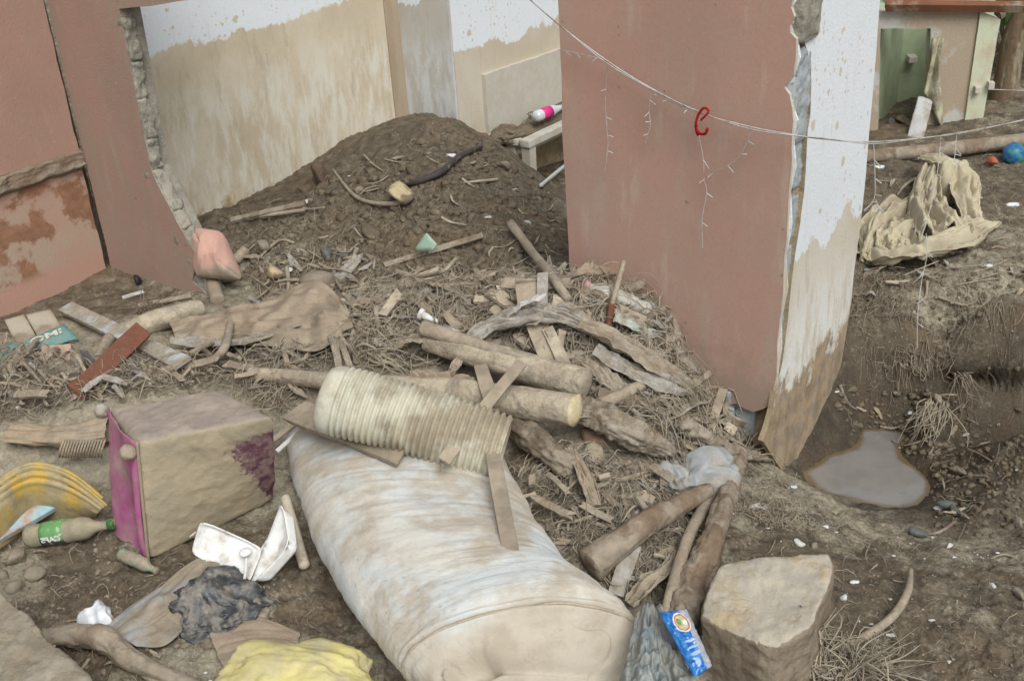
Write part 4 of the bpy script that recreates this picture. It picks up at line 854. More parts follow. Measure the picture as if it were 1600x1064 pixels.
def ottoman():
    FL = at(232, 880, 0); FR = at(432, 782, .03); TFL = at(214, 690, .455); TFR = at(432, 650, .47)
    BL = at(168, 636, .44); BR = at(345, 608, .46); BFL = FL+(BL-TFL)-[0, 0, .02]; BFR = FR+(BR-TFR)-[0, 0, .02]
    root = empty('ottoman_seat', FL, 'square padded ottoman caked in dry mud, its magenta fabric showing at the left', 'ottoman')
    m = mat('mud_caked_fabric', (.2, .045, .09), (.15, .05, .085), mud=(.40, .335, .235), amt=.5, sc=3.2, bump=.4, bsc=60, edge=.1, var=.18)
    nt = m.node_tree
    # mud cover: bare fabric only in a band on the right of the front
    mt = bpy.data.materials.new('mud_caked_fabric_front'); mt.use_nodes = True; nt = mt.node_tree; b = nt.nodes['Principled BSDF']
    vec = _n(nt, 'ShaderNodeTexCoord').outputs['Object']
    fr = nrm((FR-FL)*[1, 1, 0]); 
    dp_ = _n(nt, 'ShaderNodeVectorMath', operation='DOT_PRODUCT'); nt.links.new(vec, dp_.inputs[0]); dp_.inputs[1].default_value = tuple(fr); X = dp_.outputs['Value']
    sp = _n(nt, 'ShaderNodeSeparateXYZ'); nt.links.new(vec, sp.inputs[0]); Z = sp.outputs[2]
    band = _math(nt, 'MULTIPLY', _ramp(nt, _math(nt, 'ADD', X, _math(nt, 'MULTIPLY', Z, .45)), .36, .56), _ramp(nt, _math(nt, 'SUBTRACT', Z, _math(nt, 'MULTIPLY', X, .25)), .34, .25))
    f = _math(nt, 'ADD', _math(nt, 'MULTIPLY', band, .6), _noise(nt, vec, 9, 8, .72)); f = _math(nt, 'ADD', f, _math(nt, 'MULTIPLY', _math(nt, 'SUBTRACT', _noise(nt, vec, 55, 5, .75), .5), .85))
    lo = _math(nt, 'MULTIPLY', _ramp(nt, Z, .03, .0), .25); f = _math(nt, 'ADD', f, lo)
    mudc = _mix(nt, _ramp(nt, _noise(nt, vec, 5, 6, .6), .35, .65), (.42, .355, .25), (.34, .3, .22))
    geo = _n(nt, 'ShaderNodeNewGeometry'); sn = _n(nt, 'ShaderNodeSeparateXYZ'); nt.links.new(geo.outputs['Normal'], sn.inputs[0])
    mudc = _mix(nt, _math(nt, 'MULTIPLY', _ramp(nt, sn.outputs[2], .5, .8), .8), mudc, _mix(nt, _ramp(nt, _noise(nt, vec, 8, 8, .7), .4, .6), (.36, .31, .27), (.27, .23, .215)))
    pur = _mix(nt, _ramp(nt, _noise(nt, vec, 22, 6, .7), .4, .6), (.12, .05, .075), (.25, .17, .16))
    col = _mix(nt, _ramp(nt, f, .8, .93), mudc, pur); nt.links.new(col, b.inputs['Base Color']); b.inputs['Roughness'].default_value = .92; b.inputs['Specular IOR Level'].default_value = .2
    bp = _n(nt, 'ShaderNodeBump'); bp.inputs['Strength'].default_value = .6; bp.inputs['Distance'].default_value = .01; nt.links.new(_math(nt, 'ADD', _noise(nt, vec, 30, 8, .7), _math(nt, 'MULTIPLY', _ramp(nt, f, .95, 1.0), -.3)), bp.inputs['Height']); nt.links.new(bp.outputs[0], b.inputs['Normal'])
    trihedron('padded_box', [FL, FR, BFL, BFR, TFL, TFR, BL, BR], mt, root, 60, amp=.009, seed=4)
    mg = mat('magenta_fabric', (.42, .1, .27), (.34, .08, .22), mud=(.4, .3, .27), amt=.46, sc=7, bump=.25, rough=.6, var=.1, edge=.4)
    # loose magenta fabric hanging on the left side
    o_ = nrm(np.cross(BL-FL, [0, 0, 1])); o_ = -o_ if o_@(TFR-TFL) > 0 else o_
    nu, nv = 40, 50; V = []
    for j in range(nv):
        for i in range(nu):
            u, v = i/(nu-1), j/(nv-1); a = (TFL*(1-u)+BL*u); b_ = (FL*(1-u)+BFL*u)
            q = a*(1-v)+b_*v; bulge = .008+.025*math.sin(math.pi*min(u*1.1, 1))*(.4+v) + .022*math.sin(u*9+v*2+1)*v**.5
            q = q+o_*(bulge*(.25 if i in (0,) else 1))+[0, 0, -.02*v+.01*math.sin(u*14)*(v > .9)]; q = q+o_*.008*fbm(np.array([[u*6, v*3, 1.]]), 1, 3, 3)[0]; V.append(q)
    o = mesh('side_fabric', V, [(j*nu+i, j*nu+i+1, (j+1)*nu+i+1, (j+1)*nu+i) for j in range(nv-1) for i in range(nu-1)], mg, root); o.modifiers.new('s', 'SOLIDIFY').thickness = .004
    for q, m_ in ((TFL+o_*.035+[0, 0, -.03], M['boardd']), (BL+o_*.02+[0, 0, -.01], M['cloth'])):
        stone('foot', q, (.055, .055, .06), m_, 3, root, .008, .002, 40, 2)
    tube('seam', [TFL, FL*.5+TFL*.5, FL], [.006, .006], M['tarp'], root, 6, 20)
ottoman()

# ---------------- corrugated pipe ----------------
def ribbed_pipe():
    A = at(508, 622, .44); B = at(786, 706, .27); r = pxm((A+B)/2, 56); L = np.linalg.norm(B-A); T = (B-A)/L
    root = empty('ribbed_pipe', (A+B)/2, 'cream ribbed plastic pipe lying on top of the rolled mattress', 'pipe')
    m = mat('cream_ribbed_plastic', (.54, .52, .41), (.58, .59, .5), mud=(.39, .34, .25), amt=.5, sc=5, bump=.3, rough=.6, bsc=60, edge=.2, var=.15)
    prof = []; n = 26
    prof.append((-.012, r*.5)); prof.append((-.01, r*.78)); prof.append((.0, r*.9)); prof.append((.03, r*.97)); prof.append((.075, r*.99))
    for k in range(n):
        f0 = .085+k*(.915/n); w = .915/n
        for a, q in ((0, .93), (.12, .94), (.28, 1.0), (.45, 1.025), (.62, 1.025), (.8, 1.0), (.93, .94)): prof.append((f0+a*w, r*q))
    prof.append((1.0, r*.97)); prof.append((1.0, r*.85)); prof.append((.9, r*.84))
    V, Fs = lathe_geo(A, B, prof, 72)
    ax = A+np.outer((V-A)@T, T); d = V-ax; f = (V-A)@T/L
    V = ax+d*(1+.015*fbm(V, 5, 2, 2)+.002*fbm(V, 30, 2, 3))[:, None]; V[:, 2] += .022*np.sin(np.pi*f)
    V[:, 2] -= .012*np.exp(-((f-.42)/.2)**2)*(d[:, 2] > 0)*np.clip(d[:, 2]/r, 0, 1)
    mesh('ribbed_wall', V, Fs[:-1]+[Fs[-1]], m, root)
ribbed_pipe()

# ---------------- logs ----------------
log('felled_log', [(392, 583, .04), (560, 600, .12), (720, 615, .17), (900, 641, .17)], [10, 15, 23, 26], M['woodpale'], 'long pale log behind the ribbed pipe with its cut end facing right', 'log', seg=40, n=110, rough=.12, nsc=26, seed=2, capmat=M['woodcut'])
log('felled_log', [(668, 530, .1), (790, 566, .14), (915, 602, .14)], [18, 23, 26], M['woodpale'], 'upper pale log lying parallel behind the long cut log', 'log', seg=40, n=110, rough=.14, nsc=26, seed=5, capmat=M['wood'])
log('branch', [(660, 512, .18), (740, 538, .2), (815, 558, .2)], [13, 12, 4], M['wood'], 'tapered grey branch with a knot lying on the upper pale log', 'branch', seg=16, n=40, rough=.2, nsc=14, seed=6)
log('rotten_log', [(905, 640, .1), (980, 672, .12), (1052, 708, .05)], [22, 24, 8], M['fibrous'], 'fibrous rotten log end tapering towards the grey bag', 'log', seg=48, n=110, rough=.55, nsc=60, seed=7)
log('dark_log', [(800, 655, .08), (850, 700, .08), (898, 735, .04)], [20, 21, 17], M['wooddark'], 'dark wet log under the cut end right of the ribbed pipe', 'log', seg=40, n=90, rough=.4, nsc=50, seed=8)
log('brown_log', [(1106, 766, .09), (1010, 818, .09), (922, 884, .06)], [12, 20, 27], M['woodbrown'], 'smooth brown log slanting down to the right side of the rolled mattress', 'log', seg=40, n=90, rough=.16, nsc=30, seed=9)
log('tree_trunk', [(1152, 716, .07), (1118, 830, .1), (1085, 910, .1), (1056, 985, .07)], [15, 17, 27, 24], M['woodbrown'], 'muddy upright slanting trunk beside the large flat stone', 'log', seg=48, n=120, rough=.3, nsc=50, seed=10)
log('branch', [(1112, 772, .07), (1072, 850, .09), (1038, 965, .08)], [9, 10, 9], M['wood'], 'thin branch lying along the left side of the muddy trunk', 'branch', seg=12, n=40, rough=.25, nsc=16, seed=11)
log('root', [(1065, 660, .1), (1110, 690, .09), (1150, 708, .08), (1205, 716, .03)], [12, 13, 11, 5], M['fibrous'], 'pale hairy root crossing in front of the hollow block', 'root', seg=28, n=100, rough=.6, nsc=60, seed=12)
log('log', [(192, 520, .04), (250, 500, .05), (312, 482, .04)], [13, 17, 14], M['woodpale'], 'short thick pale log lying behind the red brown board', 'log', seg=22, n=50, rough=.18, nsc=14, seed=13)
log('long_trunk', [(1340, 246, .05), (1450, 236, .06), (1660, 214, .06)], [10, 11, 13], M['woodbrown'], 'long trunk lying across the yard in front of the far booth', 'log', seg=18, n=60, rough=.15, nsc=10, seed=14)
log('bent_branch', [(68, 996, .04), (120, 992, .05), (165, 1000, .05), (215, 1035, .04), (330, 1085, .03)], [13, 17, 20, 16, 10], M['wood'], 'bent branch with a kink at the bottom left below the paper cup', 'branch', seg=36, n=110, rough=.3, nsc=40, seed=15)
log('bent_branch', [(200, 1035, .02), (250, 1068, .02), (300, 1110, .02)], [6, 8, 8], M['wood'], 'thin fork running under the bent branch at the bottom left', 'branch', seg=12, n=30, rough=.2, seed=16)
log('curved_stick', [(1423, 890, .03), (1418, 925, .035), (1392, 965, .03), (1340, 1000, .02), (1282, 1024, .01)], [4, 6, 7, 7, 5], M['wood'], 'curved bare stick on the mud at the lower right', 'stick', seg=12, n=50, rough=.15, seed=17)
log('white_stick', [(446, 778, .09), (460, 830, .06), (476, 884, .03)], [8, 9, 9], mat('dirty_white_plastic', (.55, .5, .42), (.48, .42, .34), amt=.3, sc=10, bump=.1, rough=.6), 'pale round rod leaning between the ottoman and the mattress', 'rod', seg=18, n=24, cap=1.5, rough=.04)
log('dark_branch', [(752, 229, .03), (716, 246, .03), (690, 268, .035), (655, 283, .03), (624, 292, .01)], [3, 5, 5.5, 5, 3], mat('charred_branch', (.07, .06, .06), (.05, .045, .045), amt=.2, sc=9, bump=.5, rough=.6), 'curved blackish branch on the slope of the earth mound', 'branch', seg=12, n=50, rough=.2, seed=18)
log('branch', [(798, 350, .06), (830, 392, .07), (862, 432, .1), (888, 468, .1)], [7, 7, 8, 7], M['wood'], 'leaning branch at the right foot of the earth mound beside the pink wall', 'branch', seg=14, n=40, rough=.22, seed=19)
log('stick', [(975, 408, .22), (962, 455, .16), (950, 500, .06)], [4, 4, 5], M['wood'], 'thin stick standing up in front of the pink wall by the dirty bottle', 'stick', seg=10, n=20, rough=.2, seed=20)
log('stick', [(955, 475, .14), (950, 520, .05)], [5, 6], M['redboard'], 'short reddish stick standing beside the dirty bottle', 'stick', seg=10, n=16, rough=.2, seed=20)
log('branch', [(1005, 600, .08), (960, 622, .08), (920, 637, .08)], [8, 10, 9], M['wood'], 'short grey branch right of the cut log ends', 'branch', seg=14, n=24, rough=.25, seed=21)
log('branch', [(1036, 590, .06), (1032, 640, .04)], [9, 8], M['woodpale'], 'short pale stub hanging below the folded husks', 'branch', seg=14, n=24, rough=.25, seed=21)
log('branch', [(362, 495, .1), (352, 540, .12), (335, 562, .08)], [7, 7, 5], M['wood'], 'forked twig standing over the brown tarpaulin', 'branch', seg=12, n=24, rough=.2, seed=22)
log('branch', [(170, 528, .07), (152, 560, .04)], [9, 7], M['wood'], 'stubby twig end beside the red brown board', 'branch', seg=12, n=16, rough=.2, seed=23)
log('branch', [(545, 490, .1), (510, 500, .08), (450, 520, .05), (395, 515, .02)], [4, 6, 6, 4], M['wood'], 'long bent branch arching over the brown tarpaulin', 'branch', seg=12, n=40, rough=.25, seed=24)
log('branch', [(520, 265, .0), (560, 310, .03), (620, 318, .03), (640, 300, .02)], [2, 3, 4, 3], M['wood'], 'thin branch against the stone on the mound', 'branch', seg=8, n=30, rough=.2, seed=24)
log('fence_rod', [(845, 290, .03), (884, 258, .12)], [3, 3], M['lime'], 'thin pale rod sticking up below the laundry sink', 'rod', seg=8, n=10)
log('branch', [(620, 425, .04), (650, 432, .06), (690, 425, .1), (712, 405, .14)], [5, 4, 3, 3], M['woodpale'], 'pale peeled twig at the foot of the earth mound', 'branch', seg=10, n=30, rough=.2, seed=25)
log('branch', [(384, 390, .04), (368, 408, .02)], [8, 8], M['wood'], 'short stub lying beside the pink pillow', 'branch', seg=12, n=12, rough=.2, seed=26)
log('tilted_post', [(330, 430, .05), (340, 470, .02)], [11, 12], M['tarp'], 'short muddy pole under the pink pillow', 'post', seg=14, n=16, rough=.15, seed=26)

# ---------------- boards ----------------
up_ = np.array([0, -.45, .9])
plank('red_board', (224, 514, .12), (118, 614, .05), 30, .022, M['redboard'], 'red brown board leaning over the debris at the left', 'board', seed=1, face=(.45, -.55, .7))
plank('blue_board', (103, 480, .05), (286, 568, .08), 27, .02, M['boardblue'], 'long pale blue board crossing under the red brown one', 'board', seed=2, face=(.2, -.5, .85))
plank('board', (760, 655, .28), (800, 872, .31), 25, .018, M['boardd'], 'narrow upright board lying down the right side of the rolled mattress', 'board', seed=3, face=(0, -.7, .7))
plank('board', (751, 572, .22), (772, 640, .24), 22, .02, M['boardd'], 'short board end showing between the two pale logs', 'board', seed=4, face=(0, -.8, .6))
plank('lath', (816, 566, .3), (692, 722, .36), 20, .008, M['boardd'], 'thin flat strap slanting across the ribbed pipe', 'strip', seed=5, face=(0, -.6, .8), bend=.03)
plank('board', (456, 640, .2), (640, 712, .33), 46, .018, M['boardd'], 'wide flat board between the ribbed pipe and the mattress', 'board', seed=6, face=(0, -.3, .95), ragged=.03)
plank('board', (838, 505, .1), (866, 578, .08), 34, .02, M['boardd'], 'grooved board standing under the folded grey cloth', 'board', seed=7, face=(0, -.8, .5))
plank('board', (855, 512, .11), (885, 575, .085), 20, .02, M['woodpale'], 'narrow yellowish board beside the grooved board', 'board', seed=8, face=(0, -.8, .5))
plank('board', (826, 428, .2), (832, 520, .06), 44, .022, M['boardd'], 'board standing upright wrapped with a white strip', 'board', seed=9, face=(-.1, -.95, .3), ragged=.02)
plank('board', (848, 424, .2), (846, 500, .08), 18, .02, M['cloth'], 'narrow grey slat behind the wrapped board', 'board', seed=10, face=(0, -.95, .3))
plank('slat', (755, 368, .05), (600, 415, .01), 9, .015, M['fibrous'], 'dark weathered slat crossing the mound below the green shard', 'slat', seed=11, face=(0, -.7, .7))
plank('board', (768, 480, .1), (800, 506, .06), 16, .012, M['boardd'], 'small bent board piece left of the wrapped board', 'board', seed=12)
plank('board', (880, 515, .12), (870, 560, .08), 12, .012, M['wood'], 'splinter of wood beside the grooved board', 'board', seed=13)
plank('plank', (478, 318, .03), (360, 345, .03), 10, .02, M['fibrous'], 'grey plank lying along the foot of the silted wall', 'plank', seed=14)
plank('plank', (478, 328, .03), (405, 338, .03), 6, .01, M['boardd'], 'narrow pale stick next to the grey plank by the silted wall', 'plank', seed=15)
plank('plank', (225, 455, .01), (190, 466, .01), 7, .004, M['boardblue'], 'small pale scrap on the bare mud by the pink walls', 'scrap', seed=16)
plank('plank', (300, 462, .02), (215, 478, .03), 8, .01, M['wood'], 'broken lath lying in front of the pink return wall', 'plank', seed=17)
plank('plank', (130, 548, .1), (172, 612, .02), 12, .012, M['stonegrey'], 'dark grey slat behind the red brown board', 'slat', seed=18, face=(.7, -.5, .5))
plank('blue_orange_stick', (84, 786, .08), (-20, 846, .06), 24, .02, mat('blue_orange_paint', (.3, .5, .6), (.55, .35, .25), mud=(.4, .34, .27), amt=.5, sc=9, bump=.2), 'flat stick with pale blue and orange paint across the yellow basin', 'stick', seed=19)
plank('board', (990, 850, .06), (962, 930, .03), 26, .008, M['cloth'], 'flat grey strip between the brown log and the mattress', 'strip', seed=20, bend=.05)
plank('board', (470, 655, .08), (425, 690, .06), 8, .01, M['boardd'], 'thin pale splinter between ottoman and pipe', 'splinter', seed=21)
plank('board', (480, 662, .09), (432, 706, .05), 7, .008, M['white'], 'whitish splinter between the ottoman and the mattress', 'splinter', seed=22)
plank('board', (905, 320+0, .0) if False else (876, 262, .05), (846, 292, .02), 4, .004, M['lime'], 'thin white strip below the sink', 'strip', seed=23)
# two pale tiles, teal sign, holed brick
tm = mat('pale_cardboard', (.44, .405, .33), (.4, .36, .29), mud=TAN, amt=.4, sc=4, bump=.2, var=.1)
def quadslab(name, cs, th, m, label, cat, L=.03, amp=.002, parent=None):
    c = [at(x, y, z) for x, y, z in cs]; n_ = nrm(np.cross(c[1]-c[0], c[2]-c[0])); n_ = n_ if n_[2] > 0 else -n_
    return tag(hull(name, c+[q-n_*th for q in c], m, parent, L, amp, 15, 4, 0), label, cat)
quadslab('tile', [(6, 499, .09), (37, 491, .1), (56, 524, .07), (26, 538, .06)], .012, tm, 'pale panel piece at left, the left one of two side by side', 'panel')
quadslab('tile', [(40, 491, .1), (78, 482, .1), (95, 509, .08), (58, 524, .07)], .012, tm, 'pale panel piece touching the top of the teal sign', 'panel')
teal = mat('teal_print', (.13, .26, .24), (.16, .3, .28), mud=(.34, .33, .27), amt=.3, sc=9, bump=.2, var=.12)
def sign():
    root = empty('teal_sign', at(70, 530, .1), 'bent teal sign sheet with pale letters lying in the debris', 'sign')
    cs = [(36, 534, .13), (100, 506, .14), (122, 528, .1), (64, 546, .1)]
    c = [at(x, y, z) for x, y, z in cs]; n_ = nrm(np.cross(c[1]-c[0], c[3]-c[0])); n_ = n_ if n_[2] > 0 else -n_
    hull('sign_sheet', c+[q-n_*.006 for q in c], teal, root, .03, .002, 12, 3, 0)
    hull('sign_sheet', [at(-30, 548, .12), at(30, 534, .125), at(6, 566, .08), at(-30, 576, .06)]+[at(-30, 548, .114), at(30, 534, .118), at(6, 566, .074), at(-30, 576, .054)], teal, root, .03, .004, 12, 5, 0)
    hull('folded_edge', [at(36, 534, .125), at(42, 534, .14), at(12, 565, .05), at(5, 562, .07), at(36, 540, .11)], M['boardd'], root, .02, .002)
    cu = bpy.data.curves.new('lettering', 'FONT'); cu.body = 'OMI'; cu.size = 1; cu.extrude = .01; cu.offset = .03; t = bpy.data.objects.new('lettering', cu); COL.objects.link(t)
    dg = bpy.context.evaluated_depsgraph_get(); me = bpy.data.meshes.new_from_object(t.evaluated_get(dg)); vs = np.array([v.co[:] for v in me.vertices]); fs = [tuple(p.vertices) for p in me.polygons]
    bpy.data.objects.remove(t)
    vs[:, :2] -= vs[:, :2].min(0); vs[:, :2] /= vs[:, :2].max(0)
    a, b, d = at(50, 541.5, .112), at(98, 521.5, .118), at(47, 535.5, .118)
    def pl_(q): # onto the sheet plane, 2 mm proud
        return q+n_*(.004-((q-c[0])@n_)+.002)
    V = [pl_(a+(b-a)*u+(d-a)*v*(1.25-.3*u))+n_*(w*.1) for u, v, w in vs]
    mesh('lettering', V, fs, mat('pale_lettering', (.55, .56, .5), (.5, .5, .44), amt=.3, sc=30, bump=0), root, False)
sign()
def holed_brick():
    c = at(92, 562, .1); root = empty('hollow_brick', c-[0, 0, .05], 'red hollow brick with square holes half buried at the left', 'brick')
    ux = nrm(at(112, 556, .12)-at(66, 561, .12)); uz = nrm([.0, -.55, .84]); uy = nrm(np.cross(uz, ux)); uz = np.cross(ux, uy)
    rb = mat('red_clay', (.36, .13, .09), (.3, .11, .08), mud=(.42, .34, .27), amt=.38, sc=20, bump=.4); w, h, dd = pxm(c, 44), pxm(c, 30), .1
    rim = mat('clay_rim', (.45, .36, .29), (.4, .24, .18), amt=.4, sc=20)
    for s, nme in ((-1, 'side'), (1, 'side')): box(nme, c+ux*s*w*.47, [ux, uy, uz], (w*.07, dd, h), rim, root, .001)
    for k in (-1, 0.15, 1): box('web', c+uz*k*h*.46, [ux, uy, uz], (w*.87, dd, h*.09), rim, root, .001)
    box('web', c, [ux, uy, uz], (w*.06, dd*.98, h*.82), rim, root, .001)
    box('back', c+uy*dd*.3*(1 if uy[1] > 0 else -1), [ux, uy, uz], (w*.86, dd*.3, h*.86), rb, root, .001)
    box('face', c-uz*h*.72+[0, -.01, 0], [ux, uz, uy], (w*.94, h*.52, .05), rb, root, .003)
holed_brick()
# ---------------- bottles, containers, bags ----------------
def bottle(name, a, b, rpx, m, mcap, label, capr=.42, neck=.82, extra=None, dent=.06, lab=None, labm=None):
    A = P(*a); B = P(*b); r = pxm((A+B)/2, rpx); root = empty(name, A, label, 'bottle')
    pr = [(0, r*.55), (.012, r*.85), (.05, r*.98), (.1, r), (.17, r*.93), (.24, r), (.5, r), (.56, r*.94), (.62, r*1.0), (.7, r*.86), (neck-.04, r*.5), (neck+.02, r*.38), (.93, r*.36)]
    lathe('body', A, B, pr, m, root, seg=32, dent=dent, seed=3); lathe('cap', A+(B-A)*.925, A+(B-A)*1.0, [(0, r*capr), (.1, r*(capr+.04)), (.9, r*(capr+.04)), (1, r*capr*.9)], mcap, root, seg=20)
    if lab:
        lathe('label', A+(B-A)*lab[0], A+(B-A)*lab[1], [(0, r*1.02), (.3, r*1.03), (.7, r*1.03), (1, r*1.02)], labm, root, seg=32, dent=dent, seed=3)
    return root, A, B, r
gm = mat('muddy_green_plastic', (.12, .24, .15), (.1, .2, .13), mud=(.36, .32, .23), amt=.6, sc=9, bump=.2, rough=.25, spec=.5, var=.1)
gcap = mat('green_cap', (.05, .16, .05), (.04, .12, .04), amt=.45, sc=20, rough=.4, bump=.1)
lm = bpy.data.materials.new('green_black_label'); lm.use_nodes = True
def _lab(nt, b):
    vec = _n(nt, 'ShaderNodeTexCoord').outputs['Object']; sp = _n(nt, 'ShaderNodeSeparateXYZ'); nt.links.new(vec, sp.inputs[0]); z = sp.outputs[2]
    col = _mix(nt, _ramp(nt, z, .012, .016), (.06, .06, .07), (.13, .33, .12)); n_ = _noise(nt, vec, 50, 5, .7)
    col = _mix(nt, _ramp(nt, n_, .56, .62), col, (.5, .5, .42)); nt.links.new(col, b.inputs['Base Color']); b.inputs['Roughness'].default_value = .3
_lab(lm.node_tree, lm.node_tree.nodes['Principled BSDF'])
root, A, B, r = bottle('green_bottle', (42, 838, .035), (180, 818, .045), 19, gm, gcap, 'green plastic bottle with a green and black label lying below the yellow basin', lab=(.2, .46), labm=lm)
# white marks on the label
T = nrm(B-A); N0 = nrm(CO-(A+B)/2); N0 = nrm(N0-T*(N0@T)); S0_ = nrm(np.cross(N0, T)); S0_ = S0_ if S0_[2] < 0 else -S0_
cu = bpy.data.curves.new('t', 'FONT'); cu.body = 'CAPS'; cu.size = 1; cu.extrude = .0; cu.offset = .04; t = bpy.data.objects.new('t', cu); COL.objects.link(t)
me = bpy.data.meshes.new_from_object(t.evaluated_get(bpy.context.evaluated_depsgraph_get())); vs = np.array([v.co[:] for v in me.vertices]); fs = [tuple(p.vertices) for p in me.polygons]; bpy.data.objects.remove(t)
vs[:, :2] -= vs[:, :2].min(0); vs[:, :2] /= vs[:, :2].max(0); Ll = np.linalg.norm(B-A); V = []
for u, v, w in vs:     # upside down along the label, wrapped round it
    ang = .1+.5*v; ang = .62-ang+.25
    V.append(A+(B-A)*(.22+.22*(1-u))+(r*1.045)*(N0*math.cos(ang)+S0_*math.sin(ang)))
mesh('label_print', V, fs, mat('print_white', (.7, .72, .7), (.6, .62, .6), amt=.2, sc=40, bump=0), root, False)
bottle('dirty_bottle', (1012, 490, .04), (912, 444, .06), 17, mat('silted_clear_plastic', (.42, .42, .38), (.5, .5, .46), mud=(.38, .33, .26), amt=.4, sc=12, rough=.3, spec=.6, bump=.2), mat('faded_pink_cap', (.55, .3, .28), (.5, .33, .3), amt=.2, sc=20), 'dirty clear bottle with a pink cap lying against the pink wall')
bottle('green_bottle', (187, 866, .03), (246, 892, .02), 12, mat('green_clear_plastic', (.2, .34, .24), (.28, .4, .3), mud=(.36, .31, .24), amt=.5, sc=14, rough=.25, spec=.6), M['boardd'], 'small crushed green bottle half buried below the ottoman', dent=.5)
a, b = onp(836, 183, S0+nC*.2, d1), onp(882, 166, S0+nC*.2, d1)
rt = empty('pink_bottle', a, 'clear plastic bottle with a bright pink label lying on the sink', 'bottle'); r_ = pxm(a, 9)
cl = mat('clear_plastic', (.62, .66, .68), (.5, .54, .56), mud=(.4, .36, .3), amt=.2, sc=14, rough=.15, spec=.7, bump=.05)
lathe('body', a, b, [(0, r_*.6), (.05, r_), (.55, r_), (.8, r_*.5), (1, r_*.4)], cl, rt); lathe('label', a+(b-a)*.18, a+(b-a)*.48, [(0, r_*1.03), (1, r_*1.03)], mat('bright_pink_label', (.7, .03, .25), (.6, .04, .22), amt=.1, sc=20, bump=0, rough=.4), rt)
lathe('cap', b-(b-a)*.03, b+(b-a)*.06, [(0, r_*.45), (1, r_*.45)], cl, rt)
bottle('small_bottle', (1000, 476, .06), (1026, 482, .05), 8, M['concblue'], M['concblue'], 'small grey blue bottle neck beside the dirty bottle at the pink wall')

# foam takeout box: two joined trays
def tray(cs, dep, m, parent, name, n=26):
    c = [at(x, y, z) for x, y, z in cs]; n_ = nrm(np.cross(c[1]-c[0], c[3]-c[0])); n_ = n_ if n_@(CO-c[0]) > 0 else -n_
    V = []; 
    for j in range(n):
        for i in range(n):
            u, v = i/(n-1), j/(n-1); q = (c[0]*(1-u)+c[1]*u)*(1-v)+(c[3]*(1-u)+c[2]*u)*v
            a, b = u*2-1, v*2-1; r8 = (abs(a)**7+abs(b)**7)**(1/7); 
            if r8 > 1: qc = (c[0]+c[1]+c[2]+c[3])/4; q = qc+(q-qc)/r8
            d = np.clip((1-r8)/.22, 0, 1); d = d*d*(3-2*d); rim = .006*math.exp(-((1-r8-.04)/.03)**2) if r8 < 1 else 0
            V.append(q-n_*(dep*d)+n_*rim)
    o = mesh(name, V, [(j*n+i, j*n+i+1, (j+1)*n+i+1, (j+1)*n+i) for j in range(n-1) for i in range(n-1)], m, parent); s = o.modifiers.new('s', 'SOLIDIFY'); s.thickness = .004; s.offset = 0
fb = empty('foam_box', at(390, 870, 0), 'open white foam takeout box lying against the ottoman', 'takeout box')
tray([(313, 812, .17), (412, 856, .07), (388, 915, .01), (298, 864, .07)], .022, M['white'], fb, 'lid'); 
tray([(414, 852, .07), (440, 783, .2), (452, 852, .13), (390, 916, .01)], .045, M['white'], fb, 'tray'); tray([(398, 870, .04), (446, 800, .15), (455, 850, .1), (400, 912, .0)], .05, M['white'], fb, 'tray_underside')
box('tab', at(301, 835, .12), [nrm([.5, -.3, .5]), nrm([.5, .8, 0]), (0, 0, 1)], (.02, .02, .008), M['white'], fb, .002)
spn = empty('spoon', at(390, 880, .03), 'white plastic spoon resting in the open foam box', 'spoon')
stone('bowl', at(384, 862, .085), (.042, .05, .02), M['white'], 4, spn, .006, .0005, 60, 2); tube('handle', [at(385, 872, .078), at(384, 890, .06), at(382, 904, .05)], [.004, .004, .005], M['white'], spn, 8, 10)
# paper cup
q = P(152, 965, .03); cupm = mat('white_paper', (.74, .78, .8), (.62, .66, .72), mud=(.45, .4, .33), amt=.12, sc=16, bump=.15, rough=.5, var=.05)
tag(blob('paper_cup', q, (.085, .085, .085), cupm, None, 21, .16, 1.6, sub=5, lo=-.45, warp=.9, oc=2), 'crumpled white paper cup on the bare earth at bottom left', 'cup')
# black bag
bk = mat('black_plastic_bag', (.03, .033, .037), (.05, .055, .06), mud=(.28, .26, .23), amt=.42, sc=22, rough=.35, spec=.6, bump=.4, edge=.25)
tag(blob('black_bag', P(340, 945, .02), (.26, .2, .11), bk, None, 31, .2, 2.6, sub=6, yaw=.5, fine=.006, drape=True, oc=3, warp=1.2), 'crumpled black plastic bag below the foam box', 'plastic bag')
tag(blob('black_bag', P(395, 942, .01), (.12, .14, .05), mat('muddy_rag', (.27, .25, .21), (.18, .17, .15), amt=.4, sc=12, bump=.5), None, 36, .2, 3, drape=True), 'muddy rag end right of the black bag', 'rag')
yb = mat('yellow_plastic_bag', (.62, .56, .22), (.55, .5, .26), mud=(.5, .45, .3), amt=.42, sc=7, rough=.45, spec=.4, bump=.5, bsc=25, edge=.3, var=.08)
tag(blob('yellow_bag', P(470, 1075, .03), (.43, .26, .16), yb, None, 41, .12, 2.4, sub=6, yaw=-.15, warp=.8), 'pale yellow plastic bag at the bottom edge left of the mattress', 'plastic bag')
gb = mat('grey_plastic_bag', (.34, .36, .37), (.26, .28, .29), mud=(.38, .34, .28), amt=.42, sc=12, rough=.4, spec=.5, bump=.5, edge=.3)
tag(blob('grey_bag', P(1092, 745, .05), (.26, .2, .14), gb, None, 51, .13, 2.0, sub=6, yaw=.25, warp=.9, oc=2), 'grey plastic bag full of mud at the top of the brown log', 'plastic bag')
